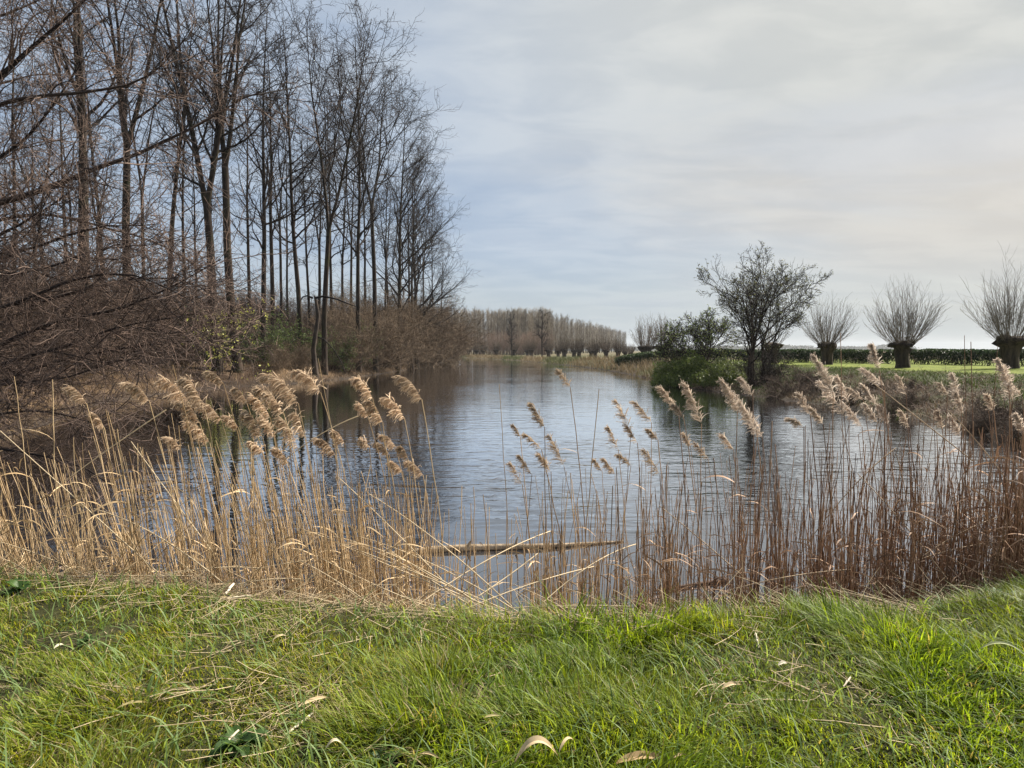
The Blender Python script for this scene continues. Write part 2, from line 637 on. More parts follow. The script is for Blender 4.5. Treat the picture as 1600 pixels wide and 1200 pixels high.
def forest_tree(seed, H=28.0, r=0.24, fork=None, lean=(0, 0), clear=0.36, nl=22, spread=0.33, bend=0.02, bias=None, dens=(7, 5, 2)):
    """tall bare woodland tree: trunk geo, crown geo."""
    rng = np.random.default_rng(seed)
    tr, cr = Geo(), Geo()
    d0 = np.array([[lean[0], lean[1], 1.0]])
    axes = []
    if fork:
        ft, k, fa = fork
        p, rd = grow(rng, np.array([[0, 0, -0.5]]), d0, [H * ft + 0.5], [r * 1.15], [r * 0.82], 9, bend, 0.02)
        rd[:, 0] *= 1.35
        tr.tubes(p, rd, 10)
        base, dirn = p[:, -1], norm(p[:, -1] - p[:, -2])
        az = rng.random() * 6.28 + np.arange(k) * 2 * pi / k + rng.normal(0, 0.3, k)
        a = np.radians(rng.normal(fa, 3, k))
        D = dirn * np.cos(a)[:, None] + np.stack([np.cos(az), np.sin(az) * 0.7, 0 * az], 1) * np.sin(a)[:, None]
        L = H * (1 - ft) * rng.uniform(0.85, 1.0, k)
        p2, r2 = grow(rng, np.repeat(base, k, 0) - dirn * 0.3, D, L, r * 0.66, 0.02, 14, bend * 1.6, 0.06)
        tr.tubes(p2, r2, 8)
        ax, ar, t0, per = p2, r2, 0.08, max(5, int(nl / k * 1.15))
    else:
        p, rd = grow(rng, np.array([[0, 0, -0.5]]), d0, [H + 0.5], [r * 1.15], [0.02], 18, bend, 0.03)
        rd[:, 0] *= 1.35
        tr.tubes(p, rd, 10)
        ax, ar, t0, per = p, rd, clear, nl
    Pn, D, R, t, _ = spawn(rng, ax, ar, per, t0, 0.97, 47, 12, bias)
    tt = (t - t0) / (1 - t0)
    L = H * spread * (1.05 - 0.72 * tt) * rng.uniform(0.55, 1.1, len(t)) * (0.55 + 0.45 * smooth(tt, 0, 0.2))
    a1, r1 = grow(rng, Pn, D, L, np.clip(R * 0.6, 0.03, 0.16), 0.016, 12, 0.115, 0.055)
    cr.tubes(a1, r1, 5, twig_col(rng, len(a1), TW_A, TW_B * 0.8))
    Pn, D, R, t, pi_ = spawn(rng, a1, r1, dens[0], 0.18, 1.0, 42, 12)
    L2 = L[pi_] * (0.54 - 0.25 * t) * rng.uniform(0.6, 1.25, len(t))
    a2, r2 = grow(rng, Pn, D, L2, np.clip(R * 0.6, 0.015, 0.05), 0.010, 8, 0.15, 0.03)
    cr.tubes(a2, r2, 4, twig_col(rng, len(a2)))
    Pn, D, R, t, pi_ = spawn(rng, a2, r2, dens[1], 0.15, 1.0, 45, 12)
    L3 = np.clip(L2[pi_] * (0.55 - 0.2 * t) * rng.uniform(0.6, 1.3, len(t)), 0.25, 1.6)
    a3, r3 = grow(rng, Pn, D, L3, 0.013, 0.008, 6, 0.18, 0.025)
    cr.tubes(a3, r3, 3, twig_col(rng, len(a3)))
    Pn, D, R, t, pi_ = spawn(rng, a3, r3, dens[2], 0.2, 1.0, 45, 14)
    L4 = np.clip(L3[pi_] * 0.5 * rng.uniform(0.6, 1.3, len(t)), 0.12, 0.6)
    a4, r4 = grow(rng, Pn, D, L4, 0.009, 0.006, 4, 0.18, 0.02)
    cr.tubes(a4, r4, 3, twig_col(rng, len(a4)))
    # short side twigs and dead stubs low on the trunk
    Pn, D, R, t, _ = spawn(rng, p, rd, 16, 0.06, 0.6 if not fork else 0.95, 68, 12)
    a5, r5 = grow(rng, Pn, D, rng.uniform(0.6, 2.6, len(t)), 0.018, 0.006, 6, 0.16, 0.03)
    cr.tubes(a5, r5, 3, twig_col(rng, len(a5)))
    Pn, D, R, t, _ = spawn(rng, a5, r5, 5, 0.2, 1, 45, 12)
    a6, r6 = grow(rng, Pn, D, rng.uniform(0.2, 0.9, len(t)), 0.007, 0.004, 4, 0.15, 0.03)
    cr.tubes(a6, r6, 3, twig_col(rng, len(a6)))
    return tr, cr, a4[:, -1], a3[:, -1]


def shrub(seed, h=4.0, stems=14, wide=1.0, dens=(9, 7, 3), up=0.03, ca=TW_A, cb=TW_B, r=0.03, bias=None):
    """many-stemmed bare shrub: stems geo, twigs geo, tips."""
    rng = np.random.default_rng(seed)
    st, tw = Geo(), Geo()
    az = rng.random(stems) * 2 * pi
    tilt = np.radians(rng.uniform(5, 62, stems)) * wide
    D = np.stack([np.cos(az) * np.sin(tilt), np.sin(az) * np.sin(tilt), np.cos(tilt)], 1)
    if bias is not None:
        D = norm(D + np.asarray(bias))
    P0 = np.stack([np.cos(az) * 0.25, np.sin(az) * 0.25, np.full(stems, -0.25)], 1)
    L = h * rng.uniform(0.65, 1.15, stems)
    a1, r1 = grow(rng, P0, D, L, rng.uniform(0.6, 1.1, stems) * r, 0.008, 10, 0.10, up)
    st.tubes(a1, r1, 5, twig_col(rng, stems, ca * 0.9, cb * 0.8))
    Pn, D, R, t, pi_ = spawn(rng, a1, r1, dens[0], 0.12, 1.0, 45, 14)
    L2 = L[pi_] * (0.5 - 0.25 * t) * rng.uniform(0.6, 1.2, len(t))
    a2, r2 = grow(rng, Pn, D, L2, np.clip(R * 0.55, 0.006, 0.02), 0.005, 7, 0.14, up * 0.7)
    tw.tubes(a2, r2, 3, twig_col(rng, len(a2), ca, cb))
    Pn, D, R, t, pi_ = spawn(rng, a2, r2, dens[1], 0.1, 1.0, 48, 14)
    L3 = np.clip(L2[pi_] * 0.5 * rng.uniform(0.5, 1.2, len(t)), 0.2, 1.2)
    a3, r3 = grow(rng, Pn, D, L3, 0.010, 0.006, 5, 0.17, up * 0.5)
    tw.tubes(a3, r3, 3, twig_col(rng, len(a3), ca, cb))
    Pn, D, R, t, pi_ = spawn(rng, a3, r3, dens[2], 0.1, 1.0, 48, 14)
    a4, r4 = grow(rng, Pn, D, np.clip(L3[pi_] * 0.5, 0.1, 0.4), 0.007, 0.0045, 3, 0.15, 0.0)
    tw.tubes(a4, r4, 3, twig_col(rng, len(a4), ca, cb))
    return st, tw, a4[:, -1], a3[:, -1]


def place(meshes, name, label, cat, loc, group=None, rz=0.0, scale=1.0):
    """a thing with one part per (part name, mesh)."""
    t = thing(name, label, cat, loc, group, rz, scale)
    for pn, me in meshes:
        part(pn, me, t)
    return t


def base_at(px, Y):
    x = (px - 800) / FPX * Y
    return (x, Y, ground_z(x, Y))


# ------------------------------------------------------------------ the wood on the far side
def tree_meshes(tag, *a, **k):
    tr, cr, _, _ = forest_tree(*a, **k)
    return [("trunk", tr.mesh("trunk", M_BARK, True)), ("crown", cr.mesh("crown", M_TWIG))]


HERO = [
    # px, depth, kwargs, label
    (135, 37, dict(seed=11, H=27, r=0.29, fork=(0.42, 2, 12), nl=22, spread=0.31), "thick brown trunk splitting in two high up, above the overhanging thicket"),
    (198, 43, dict(seed=12, H=29, r=0.25, fork=(0.5, 3, 14), nl=20, spread=0.26), "straight tall tree with three upright leaders, next to the thick split trunk"),
    (263, 49, dict(seed=13, H=25, r=0.22, clear=0.5, nl=20, spread=0.31), "slim straight tree between the three-leader tree and the twin dark trunks"),
    (340, 48, dict(seed=14, H=33, r=0.30, fork=(0.36, 4, 14), nl=34, spread=0.29, lean=(-0.01, 0)), "massive dark mossy trunk fanning into steep leaders, the bigger of the twin trunks"),
    (372, 49, dict(seed=15, H=32, r=0.28, fork=(0.47, 3, 15), nl=30, spread=0.31, lean=(-0.035, 0)), "tall dark trunk leaning against its bigger twin, pale bark at its foot"),
    (412, 57, dict(seed=16, H=31, r=0.22, clear=0.30, nl=24, spread=0.28), "dark straight tree just beyond the twin trunks"),
    (470, 61, dict(seed=17, H=30, r=0.22, clear=0.35, nl=26, spread=0.28), "tall plain tree between the twin trunks and the tree forking in a wide V"),
    (507, 57, dict(seed=18, H=31, r=0.22, fork=(0.40, 2, 13), nl=34, spread=0.35, lean=(0.03, 0), bias=(0.35, 0, 0)), "large tree at the water forking in a wide V with far-reaching limbs"),
    (561, 66, dict(seed=19, H=32, r=0.22, clear=0.34, nl=30, spread=0.32, bias=(0.5, 0, 0)), "tall straight dark tree just past the wide V fork"),
    (587, 70, dict(seed=20, H=33.5, r=0.22, fork=(0.52, 2, 13), nl=32, spread=0.35, bias=(0.5, 0, 0)), "tall tree with branches reaching highest over the open sky"),
    (622, 80, dict(seed=21, H=31, r=0.25, clear=0.22, nl=36, spread=0.36, bias=(0.8, 0, 0.1)), "slender tree near the end of the wood with long branches over the water"),
    (652, 92, dict(seed=22, H=28, r=0.25, clear=0.14, nl=42, spread=0.44, bias=(0.9, 0, 0.1)), "round-topped tree closing the end of the wood above the brushy point"),
]
hero_meshes = []
for px, Y, kw, lab in HERO:
    ms = tree_meshes("w", **kw)
    hero_meshes.append(ms)
    place(ms, "woodland_tree", lab, "tree", base_at(px, Y), "bare trees of the waterside wood")

VAR = [tree_meshes("v", seed=40 + i, H=24 + 1.2 * i, r=0.15 + 0.015 * (i % 4), fork=(0.5, 2, 11) if i % 3 == 1 else None,
                   clear=0.38, nl=16, spread=0.26, dens=(6, 5, 2)) for i in range(6)]
rngw = np.random.default_rng(7)
slots = [(25, 46, 1.0), (78, 52, .9), (100, 60, 1.0), (165, 58, 1.0), (228, 62, 1.05), (290, 66, 1.05), (308, 74, 1.1), (326, 60, .95), (392, 70, 1.05),
         (428, 64, 1.05), (440, 78, 1.1), (452, 88, 1.1), (486, 74, 1.1), (497, 84, 1.1), (523, 76, 1.1), (536, 90, 1.1), (546, 80, 1.05), (573, 86, 1.1),
         (600, 84, 1.05), (611, 96, 1.1), (636, 100, 1.05), (644, 88, .98), (664, 102, .9), (676, 106, .86), (688, 112, .78), (150, 75, 1.1), (60, 70, 1.1),
         (-60, 50, 1.0), (-140, 60, 1.1), (120, 85, 1.1), (10, 80, 1.1)]
for i, (px, Y, sc) in enumerate(slots):
    place(VAR[i % 6], "woodland_tree", "slender bare tree standing among the many thin trunks inside the waterside wood", "tree",
          base_at(px, Y), "thin bare trees inside the wood", rngw.random() * 6.28, sc * rngw.uniform(0.94, 1.06))

# the dead stump at the water with its broken level branch
rs = np.random.default_rng(31)
st = Geo()
b = base_at(492, 55)
pts = np.array([[[0.1, 0, -0.5], [0.0, 0, 0.8], [-0.1, 0, 2.2], [0.12, 0, 3.6], [0.34, 0, 4.9], [0.18, 0, 6.1], [0.05, 0, 6.6]]], float)
st.tubes(pts, np.array([[0.32, 0.23, 0.19, 0.17, 0.16, 0.13, 0.07]]), 9)
dt_ = thing("dead_tree", "dark dead snag at the water's edge with a broken level branch on top", "tree", b)
part("trunk", st.mesh("trunk", M_BARK_DARK, True), dt_)
for bp, br in (([[0.1, 0, 6.4], [0.8, 0, 6.55], [1.9, 0, 6.3], [2.9, 0.1, 5.9], [3.8, 0, 5.6]], [0.12, 0.1, 0.07, 0.05, 0.02]),
               ([[-0.1, 0, 6.4], [-0.5, 0, 6.6], [-0.9, 0, 6.5], [-1.1, 0, 6.2], [-1.3, 0, 5.9]], [0.1, 0.07, 0.05, 0.03, 0.02]),
               ([[0.3, 0, 3.2], [0.9, -.3, 3.0], [1.7, -.5, 2.2], [2.3, -.6, 1.2], [2.7, -.7, 0.2]], [0.05, .045, .04, .03, .02])):
    part("branch", Geo().tubes(np.array([bp], float), np.array([br]), 6, TW_A * 0.8).mesh("branch", M_TWIG), dt_)

# shrubs under and in front of the wood
rngs = np.random.default_rng(21)


def shrub_meshes(*a, leaf=None, **k):
    s, t, tips, mid = shrub(*a, **k)
    out = [("stem", s.mesh("stem", M_TWIG)), ("twigs", t.mesh("twigs", M_TWIG))]
    if leaf:
        n, size, c0, c1 = leaf
        r = np.random.default_rng(a[0] + 900)
        pick = np.concatenate([tips, mid])
        pick = pick[r.integers(0, len(pick), n)] + r.normal(0, 0.07, (n, 3))
        cc = np.asarray(c0) + (np.asarray(c1) - np.asarray(c0)) * r.random((n, 1))
        g = Geo().leaves(pick, size * r.uniform(0.6, 1.3, n), r, cc)
        out.append(("foliage", g.mesh("foliage", M_LEAF)))
    return out


BR_A, BR_B = np.array([0.045, 0.031, 0.020]), np.array([0.22, 0.155, 0.10])
BD_A, BD_B = np.array([0.022, 0.014, 0.010]), np.array([0.115, 0.076, 0.052])
SHV = [shrub_meshes(60 + i, h=4.6, stems=20, wide=1.0, dens=(10, 8, 3), up=0.02, ca=BR_A, cb=BR_B, r=0.035) for i in range(4)]
SHD = [shrub_meshes(64 + i, h=4.6, stems=20, wide=1.0, dens=(10, 8, 3), up=0.02, ca=BD_A, cb=BD_B, r=0.035) for i in range(2)]
GRV = [shrub_meshes(70 + i, h=4.0, stems=16, wide=0.9, dens=(9, 7, 2), up=0.03, leaf=(5200, 0.075, (0.045, 0.075, 0.02), (0.13, 0.17, 0.04))) for i in range(2)]

# bushy point: shrubs leaning over the water along the shore
shore_px = [(440, 598.5), (480, 596), (520, 592), (545, 590), (570, 586), (595, 583), (615, 580), (632, 577), (648, 576), (662, 574), (676, 572.5), (690, 571)]
for i, (px, py) in enumerate(shore_px):
    g = G(px, py - 1.2, WZ)
    place(SHV[i % 4], "waterside_bush", "brown leafless bush leaning over the water on the brushy point below the wood", "bush",
          (g[0] - 0.4, g[1] + 0.6, ground_z(g[0] - 0.4, g[1] + 0.6)), "leafless bushes along the far shore", rngs.random() * 6.28,
          (0.5 if i < 3 else 1.35 + 0.09 * (i - 3)) * rngs.uniform(0.9, 1.1))
for i, (px, Y, sc) in enumerate([(540, 72, .95), (575, 78, 1.1), (605, 84, 1.1), (640, 95, 1.2), (660, 104, 1.2), (680, 112, 1.2), (695, 120, 1.1), (668, 98, 1.1), (630, 88, 1.1)]):
    place(SHV[(i + 1) % 4], "waterside_bush", "brown leafless bush rising behind the front bushes of the brushy point", "bush",
          base_at(px, Y), "leafless bushes behind the far shore", rngs.random() * 6.28, sc * 1.6)
for i, (px, Y, sc) in enumerate([(20, 30, 1.25), (80, 34, 1.2), (140, 38, 1.2), (60, 42, 1.5), (190, 44, 1.25), (230, 47, 1.2), (270, 49, 1.1), (120, 48, 1.6), (175, 54, 1.6),
                                 (300, 55, 1.2), (240, 58, 1.6), (20, 50, 1.7), (-40, 36, 1.5), (-30, 26, 1.2), (330, 62, 1.4), (420, 66, 1.0), (460, 70, 1.0), (390, 62, .9), (500, 72, 1.0), (380, 76, 1.4), (430, 84, 1.5), (470, 88, 1.5), (510, 92, 1.6), (550, 96, 1.6), (340, 84, 1.6), (280, 80, 1.8), (220, 76, 1.8), (150, 66, 1.8), (360, 96, 2.1), (395, 100, 2.0), (425, 98, 2.1), (455, 104, 2.1), (485, 106, 2.1), (515, 108, 2.1), (545, 112, 2.1), (575, 114, 2.1), (605, 116, 2.0), (635, 120, 2.0), (310, 90, 2.0), (530, 84, 1.3), (560, 86, 1.3)]):
    place(SHD[i % 2], "thicket_bush", "tangled brown bush in the dense thicket under the wood's thick trunks", "bush", base_at(px, Y),
          "tangled bushes of the thicket", rngs.random() * 6.28, sc)
BANKV = [shrub_meshes(160 + i, h=1.5, stems=24, wide=1.35, dens=(9, 6, 2), up=-0.03, ca=np.array([0.025, 0.017, 0.012]), cb=np.array([0.11, 0.073, 0.052]), r=0.014) for i in range(2)]
rq = np.random.default_rng(77)
for i in range(30):
    px, pd = rq.uniform(1180, 1680), rq.random() ** 1.5
    e = G(px, float(np.interp(px, [1180, 1300, 1390, 1480, 1530, 1680], [620, 634, 647, 665, 676, 720])), WZ)
    e = e[:2] * (1.02 + 0.26 * pd)
    place(BANKV[i % 2], "bramble_bush", "low brown bramble clump on the rough bank between the lawn and the water", "bush", (e[0], e[1], ground_z(e[0], e[1])),
          "bramble clumps of the rough bank", rq.random() * 6.28, rq.uniform(0.3, 0.58))
for px, Y, sc, lab in [(395, 54, .85, "bush with small green leaves beside the feet of the twin dark trunks"),
                       (432, 60, .95, "green-leaved bush between the twin trunks and the dead snag"),
                       (515, 60, .8, "dark green ivy-like bush directly behind the dead snag"),
                       (560, 68, .95, "mossy green bush below the tall straight tree past the wide V fork"),
                       (300, 52, .9, "green-tinged bush between the thicket and the twin trunks")]:
    place(GRV[int(px) % 2], "leafy_bush", lab, "bush", base_at(px, Y), None, rngs.random() * 6.28, sc)

# young bush with bright yellow-green leaves in front of the twin trunks
place(shrub_meshes(81, h=4.4, stems=7, wide=0.8, dens=(7, 4, 2), up=0.0, bias=(0.3, 0, 0.2), leaf=(620, 0.07, (0.30, 0.32, 0.06), (0.50, 0.48, 0.12))),
      "budding_bush", "young shrub with bright yellow-green new leaves before the twin dark trunks", "bush", base_at(352, 47), None, 0.0, 1.3)


# overhanging trees rooted on the bank beyond the frame's edge: explicit limbs, then twigs
def overhang(seed, root, limbs, name, label, Y0):
    rng = np.random.default_rng(seed)
    tr, cr = Geo(), Geo()
    root = np.array([root[0], root[1], ground_z(root[0], root[1])])
    tr.tubes(np.array([[root + (0, 0, -0.4), root + (0.1, 0.1, 1.2), root + (0.3, 0.1, 2.6), root + (0.2, 0.3, 4.2), root + (0.5, 0.2, 6.5)]]) - root,
             np.array([[0.34, 0.26, 0.22, 0.17, 0.08]]), 9)
    allp, allr = [], []
    for (pp, r0, z0) in limbs:
        q = np.array([root + (0.2, 0.1, z0)] + [P(*p) for p in pp]) - root
        # resample to 16 points
        s = np.concatenate([[0], np.cumsum(np.linalg.norm(np.diff(q, axis=0), axis=1))])
        u = np.linspace(0, s[-1], 60)
        q = np.stack([np.interp(u, s, q[:, k]) for k in range(3)], 1)
        for _ in range(14):
            q[1:-1] = (q[:-2] + q[1:-1] * 2 + q[2:]) / 4
        q[1:-1] += np.cumsum(rng.normal(0, 0.008, (58, 3)), 0) * np.array([1, .5, 1])
        q = q[np.linspace(0, 59, 24).astype(int)]
        allp.append(q)
        allr.append(np.linspace(r0 * 1.3, 0.009, 24))
    allp, allr = np.array(allp), np.array(allr)
    lg = Geo().tubes(allp, allr, 7, twig_col(rng, len(allp), TW_A * 1.2, TW_B * 1.3))
    Pn, D, R, t, pi_ = spawn(rng, allp, allr, 36, 0.15, 1.0, 46, 14)
    L = rng.uniform(0.7, 2.3, len(t))
    a2, r2 = grow(rng, Pn, D, L, np.clip(R * 0.45, 0.010, 0.026), 0.006, 10, 0.14, 0.0)
    lg2 = twig_col(rng, len(a2), TW_A, TW_B * 4.6)
    cr.tubes(a2, r2, 4, lg2)
    Pn, D, R, t, pi_ = spawn(rng, a2, r2, 11, 0.1, 1.0, 46, 14)
    L3 = np.clip(L[pi_] * 0.45 * rng.uniform(0.5, 1.2, len(t)), 0.15, 0.9)
    a3, r3 = grow(rng, Pn, D, L3, 0.0070, 0.0042, 6, 0.18, 0.0)
    cr.tubes(a3, r3, 3, twig_col(rng, len(a3), TW_A * 2.0, TW_B * 5.6))
    Pn, D, R, t, pi_ = spawn(rng, a3, r3, 3, 0.1, 1.0, 48, 14)
    a4, r4 = grow(rng, Pn, D, np.clip(L3[pi_] * 0.5, 0.08, 0.35), 0.0038, 0.0026, 3, 0.15, 0.0)
    cr.tubes(a4, r4, 3, twig_col(rng, len(a4), TW_A * 2.2, TW_B * 6.2))
    t = thing(name, label, "tree", root)
    part("trunk", tr.mesh("trunk", M_BARK, True), t)
    part("limb", lg.mesh("limb", M_TWIG, True), t)
    part("twigs", cr.mesh("twigs", M_TWIG), t)


overhang(91, (-15.5, 16.5), [
    ([(-60, 175, 15), (0, 120, 15), (75, 55, 15), (110, 25, 15), (170, -30, 15)], 0.11, 4.5),
    ([(-40, 200, 15), (0, 165, 14.5), (125, 152, 14.5), (215, 143, 14.5), (255, 118, 14.5), (300, 50, 14.5)], 0.07, 4.4),
    ([(-60, 330, 15), (20, 322, 14.8), (95, 292, 14.6), (200, 255, 14.5), (270, 228, 14.5), (340, 195, 14.5), (420, 140, 14.5)], 0.09, 3.4),
    ([(-40, 390, 14), (0, 365, 14), (60, 335, 14), (115, 295, 14)], 0.08, 3.0),
    ([(-40, 350, 15), (60, 333, 15), (110, 345, 15), (200, 372, 15), (270, 400, 15), (330, 440, 15)], 0.05, 3.2),
    ([(-40, 40, 16), (60, 10, 16), (120, -20, 16)], 0.07, 5.0),
    ([(-60, 280, 16), (0, 250, 16), (50, 215, 16), (110, 130, 16), (150, 60, 16)], 0.06, 4.0),
], "overhanging_tree", "gnarled bare tree reaching long limbs high across the wood from the shore", 15)
overhang(92, (-14.0, 13.5), [
    ([(-40, 560, 13), (0, 535, 13), (60, 510, 13), (120, 490, 13), (190, 480, 13), (262, 450, 13), (345, 405, 13)], 0.06, 1.2),
    ([(-50, 440, 13.5), (0, 433, 13.5), (60, 430, 13.5), (130, 400, 13.5), (200, 380, 13.5)], 0.05, 1.8),
    ([(-50, 580, 13), (0, 567, 13), (80, 550, 13), (150, 520, 13), (240, 500, 13), (300, 490, 13)], 0.05, 0.9),
    ([(-50, 500, 12.5), (20, 480, 12.5), (110, 440, 12.5), (200, 430, 12.5), (300, 470, 12.5)], 0.05, 1.5),
    ([(-50, 610, 12.5), (30, 600, 12.5), (120, 590, 12.5), (220, 560, 12.5)], 0.04, 0.6),
    ([(-50, 650, 12), (40, 640, 12), (130, 655, 12), (210, 690, 12)], 0.04, 0.4),
    ([(-50, 690, 11.5), (50, 700, 11.5), (130, 720, 11.5), (190, 770, 11.5)], 0.035, 0.2),
    ([(-50, 420, 14), (40, 390, 14), (160, 350, 14), (250, 350, 14)], 0.05, 2.2),
    ([(-50, 620, 14.5), (60, 570, 14.5), (190, 540, 14.5), (320, 530, 14.5), (390, 520, 14.5)], 0.05, 0.8),
    ([(-50, 540, 15), (60, 470, 15), (170, 440, 15), (270, 430, 15), (330, 460, 15)], 0.05, 1.6),
], "overhanging_tree", "low spreading bare tree trailing its twigs over the dark water", 13)


# ------------------------------------------------------------------ pollard willows
def pollard(seed, n=130, th=1.55, tr=0.36, wl=3.6, side=10, lvl=True, wr=0.012, fan=58, fl=1.0):
    rng = np.random.default_rng(seed)
    t = Geo()
    zs = np.array([-0.4, 0.0, 0.25, 0.6, 0.95, 1.15, 1.30, 1.42, 1.53, 1.62]) / 1.56
    rr = np.array([1.25, 1.10, 1.0, 0.98, 1.05, 1.0 + 0.26 * fl, 1.0 + 0.62 * fl, 1.0 + 0.85 * fl, 1.0 + 0.5 * fl, 0.7]) * tr
    sides = 16
    ang = np.arange(sides) * 2 * pi / sides
    lump = 1 + 0.10 * np.sin(ang * 3 + seed)[None] + rng.normal(0, 0.05, (len(zs), sides))
    lump[4:9] += rng.normal(0, 0.16, (5, sides))
    lean = rng.normal(0, 0.06, 2)
    V = np.stack([np.cos(ang)[None] * rr[:, None] * lump + lean[0] * zs[:, None], np.sin(ang)[None] * rr[:, None] * lump + lean[1] * zs[:, None],
                  np.repeat(zs[:, None] * th, sides, 1) + rng.normal(0, 0.02, (len(zs), sides))], -1)
    i = np.arange(len(zs) - 1)[:, None] * sides
    k = np.arange(sides)[None]
    q = np.stack([i + k, i + (k + 1) % sides, i + sides + (k + 1) % sides, i + sides + k], -1).reshape(-1, 4)
    V = V + (rng.normal(0, 0.05, V.shape) * (zs[:, None, None] > 0.5))
    t.add(V, [q, (np.arange(sides)[None] + (len(zs) - 1) * sides)])
    # knuckles on the head
    for _ in range(14):
        a = rng.random() * 6.28
        c = np.array([np.cos(a) * tr * (1 + .7 * fl) * rng.uniform(.4, 1.12), np.sin(a) * tr * (1 + .7 * fl) * rng.uniform(.4, 1.12), th * rng.uniform(0.84, 0.99)])
        t.tubes(np.array([[c - (0, 0, 0.14), c - (0, 0, .05), c + (0, 0, 0.06), c + (0, 0, 0.13)]]), np.array([[0.05, 0.13, 0.12, 0.03]]), 7)
    c = Geo()
    az = rng.random(n) * 6.28
    tilt = np.radians(fan) * rng.random(n) ** 0.7 + np.radians(rng.normal(0, 4, n))
    R = tr * (1.0 + 0.75 * fl) * np.minimum(np.sqrt(rng.random(n)) * 0.5 + tilt / np.radians(fan) * 0.5, 1.0)
    P0 = np.stack([np.cos(az) * R, np.sin(az) * R, np.full(n, th * 0.93) + rng.uniform(-.12, 0.1, n)], 1)
    D = np.stack([np.cos(az) * np.sin(tilt), np.sin(az) * np.sin(tilt), np.cos(tilt)], 1)
    L = wl * rng.uniform(0.45, 1.12, n) * (1.05 - 0.36 * tilt) * (1 + 0.12 * np.sin(az * 2 + seed))
    ca, cb = np.array([0.06, 0.046, 0.035]), np.array([0.17, 0.13, 0.09])
    a1, r1 = grow(rng, P0, D, L, wr * rng.uniform(.8, 1.3, n), wr * 0.4, 9, 0.055, 0.075)
    c.tubes(a1, r1, 4, twig_col(rng, n, ca, cb))
    if lvl:
        Pn, D, R, t_, pi_ = spawn(rng, a1, r1, side, 0.3, 1.0, 30, 9)
        L2 = L[pi_] * 0.24 * rng.uniform(.4, 1.2, len(t_))
        a2, r2 = grow(rng, Pn, D, L2, wr * 0.5, wr * 0.35, 5, 0.10, 0.05)
        c.tubes(a2, r2, 3, twig_col(rng, len(a2), ca, cb))
    return [("trunk", t.mesh("trunk", M_BARK_DARK, True)), ("crown", c.mesh("crown", M_TWIG))]


NEARP = [
    (1579, 41, dict(seed=1, n=190, th=1.9, tr=0.46, wl=4.1, wr=0.0105), "biggest pollard willow on the lawn, its head leaning over the hedge end"),
    (1410, 44, dict(seed=2, n=190, th=1.65, tr=0.40, wl=3.8, wr=0.0105), "round-crowned pollard willow standing alone in the middle of the hedge"),
    (1291, 52, dict(seed=3, fl=0.7, n=150, th=1.65, tr=0.40, wl=3.5, wr=0.0105), "pollard willow with a dense upright broom beside the budding waterside tree"),
    (1205, 60, dict(seed=4, n=60, th=1.75, tr=0.46, wl=2.6, wr=0.0105), "pollard willow stump partly hidden behind the budding waterside tree"),
    (1036, 106, dict(seed=5, n=110, th=2.2, tr=0.72, wl=4.4, wr=0.025, side=6, fan=38), "distant pollard willow nearly touching the green bush by the water"),
    (1009, 113, dict(seed=6, n=110, th=2.3, tr=0.78, wl=4.6, wr=0.025, side=6, fan=40), "distant pollard willow standing just clear of the poplar plantation"),
]
for px, Y, kw, lab in NEARP:
    place(pollard(**kw), "pollard_willow", lab, "tree", base_at(px, Y), "pollard willows along the hedge")
FARP = [pollard(20 + i, n=120, th=2.0, tr=0.55, wl=3.4, wr=0.03, side=5, fan=46) for i in range(3)]
for i, (px, Y) in enumerate([(712, 246), (733, 240), (745, 238), (755, 236), (776, 228), (803, 225), (824, 218), (831, 206), (857, 200), (872, 196), (882, 190), (897, 192),
                             (905, 184), (923, 188), (930, 178), (947, 176), (965, 170), (976, 178), (985, 172)]):
    place(FARP[i % 3], "pollard_willow", "small far-off pollard willow in the row before the poplar plantation", "tree", base_at(px, Y),
          "far pollard willows before the plantation", rngs.random() * 6.28, rngs.uniform(0.85, 1.1) * (0.7 if px > 970 else 1.0))

# two open-crowned field trees
for px, Y, sd, H, lab in [(800, 188, 141, 12.0, "bare round-crowned field tree rising from the far pollard row, the paler and looser one"),
                          (827 + 20, 182, 142, 12.6, "bare round-crowned field tree rising from the far pollard row, the darker and fuller one")]:
    tr, cr, _, _ = forest_tree(sd, H=H, r=0.22, clear=0.25, nl=26, spread=0.34, dens=(7, 6, 2))
    c2 = cr.mesh("crown", M_TWIG)
    place([("trunk", tr.mesh("trunk", M_BARK, True)), ("crown", c2)], "field_tree", lab, "tree", base_at(px, Y))


# poplar plantation
def poplar(seed, H=20.0):
    rng = np.random.default_rng(seed)
    t, c = Geo(), Geo()
    p, r = grow(rng, np.array([[0, 0, -0.5]]), np.array([[0, 0, 1.0]]), [H], [0.22], [0.03], 10, 0.01, 0.02)
    t.tubes(p, r, 6)
    Pn, D, R, tt, _ = spawn(rng, p, r, 80, 0.12, 0.96, 36, 8)
    L = H * (0.17 - 0.06 * tt) * rng.uniform(.6, 1.2, len(tt))
    a1, r1 = grow(rng, Pn, D, L, 0.05, 0.03, 5, 0.06, 0.06)
    ca, cb = np.array([0.15, 0.125, 0.095]), np.array([0.33, 0.28, 0.21])
    c.tubes(a1, r1, 3, twig_col(rng, len(a1), ca, cb))
    Pn, D, R, tt, pi_ = spawn(rng, a1, r1, 8, 0.2, 1.0, 34, 8)
    a2, r2 = grow(rng, Pn, D, L[pi_] * 0.45, 0.028, 0.02, 3, 0.08, 0.08)
    c.tubes(a2, r2, 3, twig_col(rng, len(a2), ca, cb))
    return [("trunk", t.mesh("trunk", M_BARK)), ("crown", c.mesh("crown", M_TWIG))]


